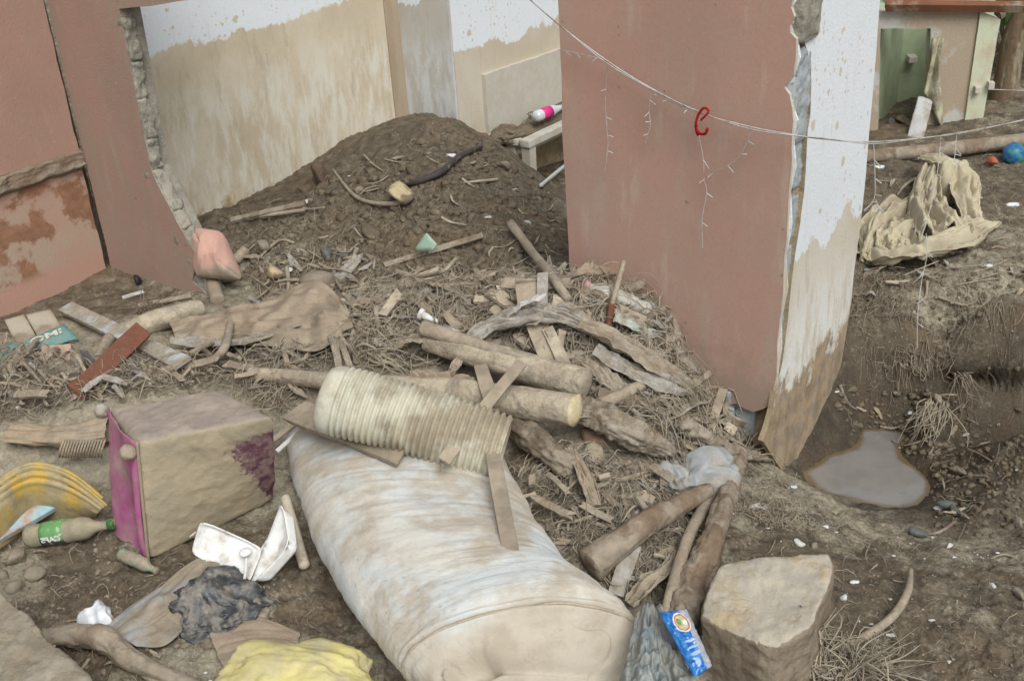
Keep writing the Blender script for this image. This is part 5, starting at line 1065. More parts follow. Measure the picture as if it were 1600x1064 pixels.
tag(blob('grey_bag', P(1048, 748, .03), (.09, .12, .1), gb, None, 55, .22, 2.4, sub=5, yaw=.4, oc=2), 'torn edge of grey plastic left of the mud filled bag', 'plastic bag')
# pink pillow
pk = mat('pink_pillowcase', (.55, .335, .275), (.5, .31, .255), mud=(.42, .36, .28), amt=.3, sc=5, dusttop=-.25, bump=.25, var=.1, edge=.3)
def cushion(name, cs, th, m, label, cat, seed=0, n=60):
    c = [at(x, y, z) for x, y, z in cs]; n_ = nrm(np.cross(c[1]-c[0], c[3]-c[0])); n_ = n_ if n_@(CO-c[0]) > 0 else -n_; V = []
    for s_ in (1, -1):
        for j in range(n):
            for i in range(n):
                u, v = i/(n-1)*2-1, j/(n-1)*2-1; mx_ = max(abs(u), abs(v), 1e-6); k_ = mx_/((abs(u)**6+abs(v)**6)**(1/6)+1e-9); pu = u*k_*1.08; pv = v*k_*1.08; a_, b_ = (pu+1)/2, (pv+1)/2
                q = (c[0]*(1-a_)+c[1]*a_)*(1-b_)+(c[3]*(1-a_)+c[2]*a_)*b_; h_ = max(0, (1-u**2)*(1-v**2))**.55
                w = fbm(np.array([[u*1.5+v*.6, v*.8, s_*3.+seed]]), .8, 3, seed, .45, True)[0]; V.append(q+n_*s_*h_*(th*(.85+.15*u)+.02*w))
    Fs = [(j*n+i, j*n+i+1, (j+1)*n+i+1, (j+1)*n+i) for j in range(n-1) for i in range(n-1)]; Fs += [tuple(x+n*n for x in f[::-1]) for f in Fs]
    return tag(mesh(name, V, Fs, m), label, cat)
cushion('pillow', [(302, 358, .34), (348, 364, .32), (378, 436, .12), (306, 430, .15)], .11, pk, 'dusty pink pillow slumped against the broken end of the pink wall', 'pillow', 3)
ribbon('pillow_trim', [(312, 425, .03), (335, 436, .02), (365, 436, .02)], [16, 18, 16], M['boardd'], 'muddy frill hanging from under the pink pillow', 'frill', seed=3, corr=.6, n=40)
# yellow basin
yl = mat('yellow_plastic', (.55, .36, .05), (.5, .36, .08), mud=(.42, .35, .21), amt=.56, sc=9, rough=.45, bump=.2, edge=.22, var=.12)
ybn = empty('yellow_basin', P(40, 790), 'broken yellow plastic basin with raised bands, muddy inside', 'basin')
def basin():
    # crushed basin: bands sweeping from the upper left to the lower right corner by the ottoman
    path = [(-40, 790), (8, 748), (52, 728), (110, 742), (170, 790)]; low = [(-40, 880), (10, 850), (60, 815), (110, 815), (150, 812)]
    nu, nv = 90, 40; V = []
    A_ = smoothpath(np.array([at(x, y, z) for (x, y), z in zip(path, (.2, .25, .26, .22, .12))]), nu); B_ = smoothpath(np.array([at(x, y, z) for (x, y), z in zip(low, (.05, .03, .02, .02, .02))]), nu)
    for j in range(nv):
        v = j/(nv-1); q = A_*(1-v)+B_*v
        band = 0
        for c0 in (.02, .16, .3): band += math.exp(-((v-c0)/.03)**2)
        nn = np.array([.1, -.75, .65]); q = q+nn*(.014*band+.04*math.sin(math.pi*v))+nn*(.006*fbm(np.c_[np.linspace(0, 6, nu), np.full(nu, v*5), np.zeros(nu)], 1, 3, 4))[:, None]; V.append(q)
    o = mesh('basin_wall', np.array(V).reshape(-1, 3), [(j*nu+i, j*nu+i+1, (j+1)*nu+i+1, (j+1)*nu+i) for j in range(nv-1) for i in range(nu-1)], yl, ybn); s = o.modifiers.new('s', 'SOLIDIFY'); s.thickness = .005
    tube('rim', A_[::6]+[0, 0, .006], [.009]*3, yl, ybn, 8, 80)
basin()
# cardboard
cb = mat('wet_cardboard', (.4, .325, .23), (.34, .27, .19), mud=(.37, .315, .24), amt=.45, sc=7, bump=.3, bsc=40)
cr = empty('cardboard_tube', P(90, 680), 'crushed corrugated cardboard lying left of the ottoman', 'cardboard')
V, Fs = tube_geo([P(18, 678, .05), P(70, 680, .07), P(120, 678, .07), P(172, 672, .06)], [pxm(P(90, 680), 20), pxm(P(90, 680), 27), pxm(P(90, 680), 25)], 60, 90, .5, 12, 5, .55)[:2]
mesh('crushed_sleeve', V, Fs, cb, cr)
k = 0
for x in np.linspace(100, 164, 15):
    tube('flute', [P(x, 702, .06)+[0, -.05, .0], P(x+2, 690, .1)+[0, -.06, .0], P(x+4, 680, .13)+[0, -.03, .0]], [.004, .004, .004], cb, cr, 6, 8); k += 1
# blue packet and grey-blue plastic at bottom
pk_ = empty('blue_packet', at(1070, 1000, .1), 'shiny blue plastic packet lying on the grey blue plastic at the bottom', 'packet')
def packet():
    m = bpy.data.materials.new('blue_foil_print'); m.use_nodes = True; nt = m.node_tree; b = nt.nodes['Principled BSDF']
    a = _n(nt, 'ShaderNodeVertexColor'); a.layer_name = 'uvw'; sp = _n(nt, 'ShaderNodeSeparateColor'); nt.links.new(a.outputs[0], sp.inputs[0]); u, v = sp.outputs[0], sp.outputs[1]
    n_ = _noise(nt, a.outputs[0], 6, 5, .6); col = _mix(nt, _ramp(nt, n_, .4, .62), (.01, .11, .42), (.05, .26, .6))
    col = _mix(nt, _ramp(nt, _math(nt, 'ADD', u, _math(nt, 'MULTIPLY', n_, .25)), .74, .84), col, (.36, .38, .45))
    def disc(cu_, cv, ru, rv, c, soft=.05):
        d = _math(nt, 'ADD', _math(nt, 'POWER', _math(nt, 'DIVIDE', _math(nt, 'SUBTRACT', u, cu_), ru), 2.0), _math(nt, 'POWER', _math(nt, 'DIVIDE', _math(nt, 'SUBTRACT', v, cv), rv), 2.0))
        return _ramp(nt, d, 1.0+soft, 1.0-soft)
    for c in ((.55, .22, .3, .17, (.7, .7, .68)), (.55, .22, .26, .145, (.5, .12, .1)), (.54, .22, .22, .125, (.55, .5, .3)), (.45, .2, .1, .06, (.2, .32, .08)), (.66, .24, .08, .05, (.75, .78, .8))): col = _mix(nt, disc(*c[:4], None), col, c[4])
    for c in ((.5, .52, .22, .022), (.52, .62, .2, .02), (.5, .72, .24, .03), (.42, .84, .12, .06)): col = _mix(nt, _math(nt, 'MULTIPLY', disc(*c, None, .5), .7), col, (.5, .62, .85))
    nt.links.new(col, b.inputs['Base Color']); b.inputs['Roughness'].default_value = .18; b.inputs['Specular IOR Level'].default_value = .7
    nu, nv = 30, 80; V = []; cc = []; tl_, tr_, br_, bl_ = at(1030, 958, .3), at(1072, 952, .29), at(1112, 1040, .24), at(1085, 1058, .24)
    f = np.array([.1, -.6, .8])
    for j in range(nv):
        for i in range(nu):
            a_, b_ = i/(nu-1), j/(nv-1); q = (tl_*(1-a_)+tr_*a_)*(1-b_)+(bl_*(1-a_)+br_*a_)*b_; w = math.sin(math.pi*a_)**.6*math.sin(math.pi*b_)**.35
            q = q+f*(.018*w+.006*fbm(np.array([[a_*4, b_*9, 0.]]), 1, 3, 4, .5, True)[0]); V.append(q); cc.append((a_, b_, 0, 1))
    o = mesh('foil', V, [(j*nu+i, j*nu+i+1, (j+1)*nu+i+1, (j+1)*nu+i) for j in range(nv-1) for i in range(nu-1)], m, pk_); s = o.modifiers.new('s', 'SOLIDIFY'); s.thickness = .002
    ca = o.data.color_attributes.new('uvw', 'FLOAT_COLOR', 'POINT'); ca.data.foreach_set('color', np.array(cc, np.float32).ravel())
packet()
gp = mat('grey_blue_plastic', (.17, .215, .24), (.25, .28, .28), mud=(.33, .32, .27), amt=.5, sc=9, rough=.4, spec=.5, bump=.4, edge=.3)
V, Fs = ribbon_geo([at(1018, 946, .24), at(1020, 1000, .23), at(1024, 1060, .2), at(1030, 1140, .15)], [30, 72, 110, 150], n=90, nw=60, corr=.4, ncorr=3, seed=5, curl=.35, world=True)
o = mesh('grey_blue_bag', V, Fs, gp); o.modifiers.new('s', 'SOLIDIFY').thickness = .003; tag(o, 'folded grey blue plastic bag at the bottom beside the mattress end', 'plastic bag')
# large stones
def pst(name, pts_, low, zb, m, label, cat, L=.022, amp=.012, ex=1.12, sc=9, seed=1, rnd=2):
    t = [at(x, y, z) for x, y, z in pts_]; c = np.mean(t, 0); bt = [np.array([c[0]+(q[0]-c[0])*ex, c[1]+(q[1]-c[1])*ex, zb]) for q in t]
    return tag(hull(name, t+bt, m, None, L, amp, sc, seed, rnd, amp2=amp*.25), label, cat)
ls = mat('pale_layered_stone', (.46, .42, .34), (.37, .34, .29), mud=(.47, .385, .26), amt=.42, sc=6, bump=1, bsc=30, var=.2)
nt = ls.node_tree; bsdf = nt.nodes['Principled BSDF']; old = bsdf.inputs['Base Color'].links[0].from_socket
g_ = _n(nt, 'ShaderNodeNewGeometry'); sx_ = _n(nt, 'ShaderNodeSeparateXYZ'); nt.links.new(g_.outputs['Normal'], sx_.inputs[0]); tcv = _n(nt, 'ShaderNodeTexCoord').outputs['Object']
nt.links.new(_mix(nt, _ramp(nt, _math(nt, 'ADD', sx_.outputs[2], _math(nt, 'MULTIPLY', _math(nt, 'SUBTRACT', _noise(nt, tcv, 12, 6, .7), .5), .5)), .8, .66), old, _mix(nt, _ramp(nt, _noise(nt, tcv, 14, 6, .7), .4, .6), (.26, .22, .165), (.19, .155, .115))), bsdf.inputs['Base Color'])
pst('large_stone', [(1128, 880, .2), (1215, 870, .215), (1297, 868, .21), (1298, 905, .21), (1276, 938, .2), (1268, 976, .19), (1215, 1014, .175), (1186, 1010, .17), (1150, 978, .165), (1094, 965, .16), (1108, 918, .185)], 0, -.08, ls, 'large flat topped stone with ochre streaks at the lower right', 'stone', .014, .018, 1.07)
dslab = mat('dusty_concrete_slab', (.36, .325, .26), (.26, .23, .18), mud=(.31, .27, .2), amt=.5, sc=9, bump=.9, bsc=35, var=.22)
pst('concrete_slab', [(-120, 880, .32), (-20, 905, .32), (18, 948, .31), (48, 965, .31), (66, 1003, .3), (98, 1012, .3), (108, 1045, .3), (150, 1068, .29), (175, 1130, .28), (-120, 1200, .28)], 0, .0, dslab, 'large dusty concrete slab filling the bottom left corner', 'slab', .02, .016, 1.0, seed=7)
def st_(x, y, wpx, asp, m, label, seed, z=0.0, hz=.7, name='stone', cat='stone', group=None, amp=None, npt=14):
    q = P(x, y, z); w = pxm(q, wpx); return tag(stone(name, q+[0, 0, w*hz*.18], (w, w*asp, w*hz), m, seed, None, amp=amp, npt=npt), label, cat, group)
yst = mat('yellowish_stone', (.5, .42, .26), (.42, .34, .22), mud=(.22, .165, .12), amt=.42, sc=8, bump=.6, bsc=30)
st_(628, 312, 66, .8, yst, 'angular pale yellowish stone set into the earth mound', 1, .02)
st_(562, 300, 20, 1, M['stone'], 'round stone on the left slope of the mound', 2)
st_(655, 425, 22, .8, M['stone'], 'small pale stone below the green shard', 3)
st_(500, 282, 52, .8, mat('damp_clod', (.11, .08, .058), (.16, .11, .08), amt=.2, sc=9, bump=1), 'dark clod of damp earth at the foot of the silted wall', 4, .01, .9, 'clod', 'clod')
st_(478, 298, 34, .8, M['earth'], 'smaller dark clod beside the silted wall', 5, .0, .8, 'clod', 'clod')
st_(790, 262, 34, .5, M['stone'], 'flat pale stone on the right shoulder of the mound', 6, .02, .5)
st_(585, 368, 80, .45, M['earth'], 'long flat slab of packed earth across the mound foot', 7, .02, .45, 'earth_slab', 'clod')
st_(500, 450, 74, .6, M['stone'], 'big muddy stone in the hollow below the mound', 8, .03, .7)
st_(510, 400, 40, .6, M['stonegrey'], 'grey stone behind the big muddy stone', 9, .02, .6)
st_(540, 405, 24, .7, M['stonegrey'], 'small grey stone at the foot of the mound', 10)
st_(430, 430, 44, .6, yst, 'yellow chipped stone below the silted wall', 11, .02, .7)
st_(452, 424, 16, .8, M['lime'], 'small pale stone leaning on the chipped one', 12, .03)
st_(410, 388, 34, .7, M['stone'], 'muddy stone right of the pink pillow', 13, .03)
st_(28, 875, 44, .9, M['stone'], 'rounded muddy stone below the green bottle', 14, .01)
st_(55, 900, 38, .9, M['stone'], 'lumpy stone just above the concrete slab', 15, .01)
st_(26, 920, 44, .7, M['stone'], 'flat stone against the concrete slab', 16, .0)
st_(5, 900, 26, .9, M['stone'], 'small stone at the left edge above the slab', 17, .0)
st_(265, 855, 24, .9, M['stone'], 'dark stone under the corner of the ottoman', 18, .0)
st_(1200, 781, 28, .7, mat('pink_cream_tile', (.5, .42, .35), (.45, .36, .3), amt=.2, sc=9), 'broken cream tile piece right of the trunk', 19, .0, .3, npt=8)
st_(1184, 788, 18, .7, M['lime'], 'small white plaster piece beside the cream tile', 20, .0, .3, npt=8)
st_(1432, 835, 42, .4, M['stonegrey'], 'wet dark stone at the lower edge of the puddle', 21, .01, .5)
st_(1480, 790, 40, .45, M['stonegrey'], 'wet grey slate right of the puddle', 22, .02, .4)
st_(1494, 800, 42, .4, M['stonegrey'], 'second wet grey slate just below the first', 23, .01, .4)
st_(1590, 820, 30, .6, M['stone'], 'pale stone at the right edge above the mud', 24, .01)
st_(1592, 930, 34, .6, M['stone'], 'flat pale stone at the right edge lower down', 25, .01, .5)
st_(1318, 936, 16, .9, M['lime'], 'whitish lump right of the large stone', 26, .0, .9)
st_(1248, 850, 24, .7, M['lime'], 'pale blue plaster lump above the large stone', 27, .0)
st_(1272, 855, 20, .6, M['stone'], 'pinkish stone beside the plaster lump above the large stone', 28, .0)
st_(1552, 916, 20, .6, M['lime'], 'small white chip on the mud near the right edge', 29, .0, .4)
st_(1483, 855, 26, .5, M['lime'], 'pale chip in the crumbled plaster right of the curved stick', 30, .0, .5)
st_(930, 690, 90, .9, mat('orange_clay', (.3, .2, .13), (.26, .165, .1), mud=(.36, .3, .22), amt=.5, sc=4, bump=.4), 'large clay covered boulder face right of the ribbed pipe', 31, -.02, .55, amp=.02)
st_(850, 355, 20, 1, M['stone'], 'small stone beside the leaning branch', 32, .0)
st_(822, 352, 18, 1, M['lime'], 'pale chip beside the leaning branch', 33, .0)
# green shard, white cone, small scraps
o = quadslab('green_shard', [(646, 392, .31), (666, 364, .4), (682, 382, .36), (676, 392, .33)], .006, mat('mint_green_tile', (.34, .5, .4), (.38, .5, .4), mud=(.45, .4, .33), amt=.25, sc=9, bump=.1), 'pointed mint green shard leaning on the dark slat', 'shard')
def cone_bits():
    A = P(655, 490, .12); B = P(685, 503, .1); rt = empty('white_fitting', A, 'small white plastic cone fitting lying in the debris', 'fitting'); r = pxm(A, 8)
    lathe('flange', A, A+(B-A)*.2, [(0, r*1.2), (1, r*1.15)], M['white'], rt); lathe('cone', A+(B-A)*.2, B, [(0, r*.8), (.5, r*.6), (1, r*.4)], M['white'], rt)
    A = P(692, 510, .12); B = P(718, 522, .1); rt = empty('metal_tube', A, 'shiny crushed metal tube beside the white fitting', 'tube'); lathe('tube_body', A, B, [(0, r*.6), (.5, r*.8), (1, r*.9)], mat('shiny_tin', (.6, .62, .62), (.4, .4, .38), amt=.3, sc=30, metal=.6, rough=.3), rt)
cone_bits()
tag(hull('clay_sheet', [at(918, 688, .2), at(940, 690, .2), at(990, 800, .07), at(955, 830, .05), at(868, 800, .06), at(900, 740, .15), at(918, 690, .16), at(988, 800, .03), at(870, 800, .02)], mat('pale_clay_sheet', (.36, .315, .235), (.3, .25, .18), mud=(.25, .17, .11), amt=.4, sc=5, bump=.6), None, .02, .018, 8, 3, 2), 'pale clay coated sheet sloping down beside the right edge of the ribbed pipe', 'sheet')
# balls beyond
q = P(1584, 241, .04); tag(stone('ball', q, (.13, .13, .13), mat('blue_green_ball', (.03, .08, .4), (.05, .25, .2), amt=.1, sc=12, rough=.35, bump=.05, edge=.05), 3, None, .012, .0, 200, 0), 'blue and green patterned ball at the right edge by the long trunk', 'ball')
q = P(1551, 252, .03); tag(stone('red_lump', q, (.08, .07, .06), mat('orange_red', (.4, .13, .07), (.35, .12, .07), amt=.25, sc=12), 3, None, .012, .003), 'small orange red lump left of the patterned ball', 'lump')
tag(stone('teal_bottle_cap', P(28, 637, .04), (.03, .03, .02), M['boardblue'], 4), 'shiny scrap of foil left of the cardboard', 'foil')
tag(stone('black_shoe', P(214, 437, .03), (.08, .06, .06), mat('black_rubber', (.02, .02, .022), (.03, .03, .03), amt=.1, sc=9, rough=.5), 4), 'small black object at the foot of the pink return wall', 'shoe')
st_(1465, 625, 30, .5, M['fibrous'], 'pale torn root stump hanging on the dug bank', 41, .05, .5, 'root_stump', 'root')

# ---------------- cloths and husks ----------------
bg_ = mat('beige_sheet', (.52, .47, .345), (.44, .39, .28), mud=(.42, .37, .27), amt=.4, sc=4, bump=.2, bsc=60, var=.08, edge=.3, rough=.75)
def cloth_thing():
    rt = empty('beige_cloth', P(1440, 400), 'crumpled beige sheet heaped on the earth beyond the white wall', 'cloth')
    blob('under_fold', P(1440, 375, .03), (.42, .22, .2), bg_, rt, 71, .1, 2.2, sub=6, yaw=.25, oc=3, warp=.8, drape=True)
    blob('under_fold', P(1488, 300, .02), (.17, .14, .3), bg_, rt, 73, .1, 2.2, sub=6, yaw=.6, oc=3, warp=.8)
    B = Buf()
    for pth, w, kw in (
        ([(1462, 248, .1), (1448, 290, .12), (1450, 330, .14), (1478, 372, .1)], [22, 38, 60, 92], dict(seed=2, corr=.5, curl=.75)),
        ([(1440, 248, .1), (1470, 256, .12), (1500, 275, .1), (1508, 310, .07), (1518, 345, .02)], [20, 36, 44, 46, 34], dict(seed=5, corr=.55, curl=.7)),
        ([(1490, 262, .1), (1520, 278, .09), (1524, 320, .04), (1526, 348, .0)], [10, 20, 16, 8], dict(seed=8, corr=.5, curl=.7)),
        ([(1352, 400, .02), (1374, 360, .07), (1412, 330, .1), (1450, 322, .1)], [40, 70, 60, 30], dict(seed=11, corr=.55, curl=.7)),
        ([(1362, 398, .01), (1400, 404, .05), (1440, 396, .08), (1492, 380, .07), (1532, 362, .05), (1562, 348, .02)], [40, 62, 74, 66, 38, 6], dict(seed=14, corr=.5, curl=.75)),
        ([(1400, 350, .1), (1394, 375, .08), (1400, 402, .02)], [34, 50, 46], dict(seed=17, corr=.5, curl=.6)),
        ([(1430, 345, .09), (1440, 370, .09), (1470, 395, .06)], [40, 60, 50], dict(seed=19, corr=.5, curl=.6)),
        ([(1350, 375, .05), (1358, 395, .03), (1352, 412, .0)], [16, 26, 20], dict(seed=20, corr=.5, curl=.5)),
        ([(1480, 352, .06), (1510, 352, .06), (1545, 350, .03)], [30, 40, 14], dict(seed=23, corr=.5, curl=.6))):
        kw = dict(kw); V, Fs = ribbon_geo(pth, w, n=80, nw=64, ncorr=4.4, **kw); B.add(V, Fs)
    o = B.obj('sheet', bg_, rt); s = o.modifiers.new('s', 'SOLIDIFY'); s.thickness = .006; s.offset = 0
cloth_thing()
o = sheet('brown_tarp', [(268, 520, .04), (340, 520, .06), (420, 505, .08), (500, 488, .13), (550, 522, .08)], [(285, 560, .02), (350, 558, .03), (430, 562, .04), (500, 572, .05), (550, 540, .06)], M['tarp'], nu=110, nv=50, h=.02, fold=.055, fsc=9, seed=3)
tag(o, 'brown muddy tarpaulin stretched over the debris behind the pipe', 'tarpaulin')
ribbon('tarp_fold', [(270, 530, .08), (340, 535, .1), (400, 530, .1), (470, 508, .12)], [22, 22, 16, 6], M['cloth'], 'pale folded edge of cloth along the brown tarpaulin', 'cloth', seed=7, corr=.5, n=80, nw=20)
o = sheet('grey_cloth', [(165, 992, .02), (205, 960, .02), (255, 925, .02), (310, 885, .02), (345, 890, .03)], [(215, 1020, .02), (260, 1018, .02), (300, 980, .02), (320, 940, .03), (350, 910, .03)], mat('blue_grey_cloth', (.33, .35, .38), (.3, .3, .29), mud=(.345, .295, .22), amt=.6, sc=6, bump=.4, edge=.3), nu=100, nv=50, h=.008, fold=.022, fsc=8, seed=9)
tag(o, 'muddy cloth with a pale blue patch lying below the foam box', 'cloth')
o = sheet('mud_cloth', [(325, 985, .01), (400, 970, .01), (470, 995, .01)], [(350, 1050, .01), (400, 1040, .01), (460, 1030, .01)], M['tarp'], nu=60, nv=40, h=.006, fold=.012, fsc=6, seed=12)
tag(o, 'silted cloth flat on the ground above the yellow bag', 'cloth')
hk, cl_ = M['husk'], M['cloth']
RB = [([(705, 562, .1), (760, 512, .12), (815, 492, .15), (880, 492, .13), (935, 522, .1)], [16, 34, 40, 34, 18], cl_, 'grey folded cloth arching over the debris pile', .5, 9, 3),
      ([(905, 505, .16), (960, 530, .16), (1020, 565, .14), (1078, 602, .08)], [26, 40, 40, 22], hk, 'broad folded husk with a rust line near the pink wall', .6, 4, 5),
      ([(930, 545, .14), (980, 575, .13), (1040, 600, .1), (1078, 612, .05)], [20, 30, 36, 14], cl_, 'pale sheet end below the broad folded husk', .6, 3, 7),
      ([(915, 560, .1), (950, 590, .1), (985, 620, .06)], [22, 28, 16], hk, 'dark curled husk right of the grooved board', .7, 3, 9),
      ([(1000, 500, .08), (1035, 512, .06), (1062, 520, .03)], [26, 22, 10], cl_, 'crumpled pale scrap against the pink wall', .7, 3, 11),
      ([(960, 492, .12), (985, 505, .1), (1020, 520, .07)], [22, 26, 20], mat('mint_scrap', (.4, .44, .4), (.36, .37, .33), amt=.5, sc=9), 'pale greenish scrap below the dirty bottle', .6, 3, 13),
      ([(790, 500, .16), (815, 478, .2), (852, 462, .24)], [14, 22, 14], mat('white_strip', (.55, .55, .54), (.5, .49, .46), amt=.35, sc=12), 'whitish strip tied round the upright board', .5, 3, 15),
      ([(806, 492, .14), (835, 500, .14), (862, 478, .14)], [20, 26, 16], cl_, 'twisted grey rag under the whitish strip', .7, 3, 17),
      ([(620, 540, .1), (660, 530, .12), (700, 548, .1)], [18, 28, 14], hk, 'curled dry husk left of the upper pale log', .7, 3, 19),
      ([(730, 548, .12), (712, 570, .12), (700, 592, .08)], [6, 16, 8], hk, 'small leaf husk hanging over the upper pale log', .4, 2, 21),
      ([(645, 585, .1), (690, 592, .1), (740, 600, .08)], [24, 30, 24], M['tarp'], 'brown crumpled bag between the two pale logs', .8, 4, 23),
      ([(985, 945, .05), (1010, 915, .07), (1040, 890, .08), (1056, 862, .06)], [24, 32, 26, 14], hk, 'crumpled husk strip between the mattress and the branch', .8, 4, 25),
      ([(500, 500, .05), (520, 530, .1), (530, 575, .12)], [10, 12, 10], M['wood'], 'flat dry stem hanging in front of the tarpaulin', .3, 2, 27),
      ([(520, 500, .05), (535, 540, .12), (548, 575, .12)], [8, 9, 9], M['wood'], 'forked dry stem hanging beside the flat stem', .3, 2, 28),
      ([(640, 600, .3), (672, 640, .34), (690, 700, .33), (690, 735, .36)], [12, 12, 9, 4], M['wood'], 'thin torn strap hanging over the ribbed pipe', .3, 2, 29),
      ([(1060, 640, .07), (1085, 670, .06), (1100, 700, .03)], [16, 20, 12], M['fibrous'], 'bundle of bark near the pink wall foot', .7, 3, 31),
      ([(560, 400, .04), (545, 420, .03), (520, 440, .02)], [14, 18, 12], cl_, 'grey rag at the foot of the mound', .7, 3, 33),
      ([(130, 612, .08), (160, 590, .08), (200, 600, .06)], [10, 16, 10], cl_, 'grey scrap under the red brown board', .7, 3, 34),
      ([(870, 640, .14), (910, 650, .12), (940, 640, .1)], [16, 22, 10], hk, 'splintered bark below the cut log end', .7, 3, 35),
      ([(890, 700, .06), (915, 745, .08), (930, 790, .05)], [16, 26, 20], M['tarp'], 'clay coated sheet end below the dark log', .4, 3, 36),
      ([(205, 958, .03), (175, 975, .03), (160, 985, .03)], [14, 12, 8], M['wood'], 'dry leaf end beside the paper cup', .3, 2, 37),
      ([(320, 880, .03), (260, 925, .03), (190, 975, .02)], [9, 12, 8], M['wood'], 'long dry frond beside the muddy cloth', .4, 2, 38)]
for pth, w, m, lb, co_, nco, sd_ in RB: ribbon('debris_strip', pth, w, m, lb, 'strip', seed=sd_, corr=co_, ncorr=nco, n=90, nw=44)
# more random planks / husks of the pile
def inpoly(n, poly, rng):
    poly = np.array(poly, float); lo, hi = poly.min(0), poly.max(0); out = []
    while len(out) < n:
        p = lo+(hi-lo)*rng.random((n*3, 2)); ins = np.zeros(len(p), bool); j = len(poly)-1
        for i in range(len(poly)):
            xi, yi = poly[i]; xj, yj = poly[j]
            ins ^= ((yi > p[:, 1]) != (yj > p[:, 1])) & (p[:, 0] < (xj-xi)*(p[:, 1]-yi)/(yj-yi+1e-9)+xi); j = i
        out += list(p[ins])
    return np.array(out[:n])
PILE = [(400, 570), (520, 490), (640, 450), (780, 450), (900, 440), (1030, 480), (1080, 600), (1180, 700), (1060, 740), (960, 650), (800, 560), (600, 570)]
LEFT = [(-40, 530), (60, 560), (200, 560), (380, 545), (480, 570), (470, 640), (420, 640), (340, 600), (160, 625), (0, 660), (-40, 680)]
PUDN = [(1130, 730), (1230, 745), (1290, 790), (1330, 830), (1200, 830), (1140, 800)]
MOUND = [(330, 350), (520, 280), (690, 200), (760, 220), (860, 300), (880, 440), (700, 470), (420, 470)]
FRNT = [(-40, 850), (160, 830), (300, 900), (440, 900), (560, 1000), (590, 1080), (-40, 1080)]
CENT = [(800, 740), (900, 700), (1060, 760), (1110, 780), (1080, 960), (980, 940), (850, 850)]
BANK = [(1335, 420), (1450, 430), (1610, 420), (1610, 600), (1500, 560), (1400, 600), (1330, 560)]
PIT = [(1290, 600), (1400, 600), (1610, 640), (1610, 850), (1450, 830), (1460, 720), (1330, 680)]
RGT = [(1120, 830), (1300, 810), (1610, 860), (1610, 1080), (1100, 1080)]
RTOP = [(1350, 240), (1610, 220), (1610, 420), (1350, 430)]
rg = np.random.default_rng(5)
def sticks(poly, n, lmin, lmax, rmin, rmax, m, label, group, name='stick', cat='stick', lift=.05):
    adj = ['short', 'middling', 'long']
    for (x, y) in inpoly(n, poly, rg):
        a = rg.random()*np.pi; L = lmin+(lmax-lmin)*rg.random(); dx, dy = math.cos(a)*L/2, math.sin(a)*L/2*.6; kx, ky = rg.normal()*L*.08, rg.normal()*L*.08
        q = hit([x-dx, x+kx, x+dx], [y-dy, y+ky, y+dy]); 
        if np.ptp(q[:, 1]) > .6 or np.ptp(q[:, 2]) > .3: continue
        q[:, 2] += lift*rg.random(3)+.008; r = pxm(q[1], rmin+(rmax-rmin)*rg.random()**2)
        tag(tube(name, q, [r, r*.9, r*.5], m, None, 7, 12, .25, 20, int(rg.integers(99))), near_label(adj[min(2, int(3*(L-lmin)/(lmax-lmin)))]+' '+label.split(' in ')[0].split(' on ')[0].split(' at ')[0].split(' around ')[0].split(' between ')[0], x, y), cat, group)
sticks(PILE, 60, 30, 110, 1.5, 5, M['wood'], 'thin muddy stick in the tangled debris pile', 'sticks in the debris pile', lift=.09)
sticks(PILE, 26, 30, 110, 2, 6, M['wooddark'], 'dark muddy stick in the tangled debris pile', 'dark sticks in the debris pile', lift=.08)
sticks(LEFT, 36, 20, 80, 1.2, 4, M['wood'], 'thin muddy stick in the debris left of the ottoman', 'sticks in the left debris', lift=.06)
sticks(MOUND, 26, 14, 60, .8, 2.6, M['woodpale'], 'thin pale twig on the earth mound', 'twigs on the mound', 'twig', 'twig', .02)
sticks(CENT, 22, 20, 80, 1.5, 5, M['wood'], 'muddy stick between the mattress and the trunk', 'sticks beside the mattress', lift=.04)
sticks(BANK, 24, 20, 80, 1., 3, M['wood'], 'dry twig on the earth bank at right', 'twigs on the right bank', 'twig', 'twig', .03)
sticks(RTOP, 16, 14, 60, 1., 3, M['wood'], 'dry twig around the beige sheet', 'twigs on the right bank', 'twig', 'twig', .02)
sticks(RGT, 14, 14, 60, .8, 2.2, M['wood'], 'dry twig on the mud at the lower right', 'twigs on the lower right mud', 'twig', 'twig', .01)
sticks(FRNT, 18, 14, 70, .8, 2.6, M['wood'], 'dry twig on the bare earth at the lower left', 'twigs at the lower left', 'twig', 'twig', .015)
def husks(poly, n, lmin, lmax, wmin, wmax, ms, label, group, lift=.06, join=None):
    for (x, y) in inpoly(n, poly, rg):
        a = rg.random()*np.pi; L = lmin+(lmax-lmin)*rg.random(); dx, dy = math.cos(a)*L/2, math.sin(a)*L/2*.6; w = wmin+(wmax-wmin)*rg.random()
        q = hit([x-dx, x, x+dx], [y-dy, y, y+dy])
        if np.ptp(q[:, 1]) > .5: continue
        q[:, 2] += lift*rg.random(3)+.01
        V, Fs = ribbon_geo(q, [w*.4, w, w*.3], n=22, nw=8, corr=.8, ncorr=2.5, seed=int(rg.integers(999)), curl=.6, tilt=rg.normal()*.5, world=True)
        if join is not None:
            join.add(V, Fs, int(rg.integers(3))); continue
        o = mesh('dry_leaf', V, Fs, ms[int(rg.integers(len(ms)))]); o.modifiers.new('s', 'SOLIDIFY').thickness = .002; tag(o, near_label(['small', 'large'][int(L > (lmin+lmax)/2)]+' '+label.split(' in ')[0].split(' on ')[0].split(' at ')[0].split(' near ')[0].split(' between ')[0], x, y), 'dry leaf', group)
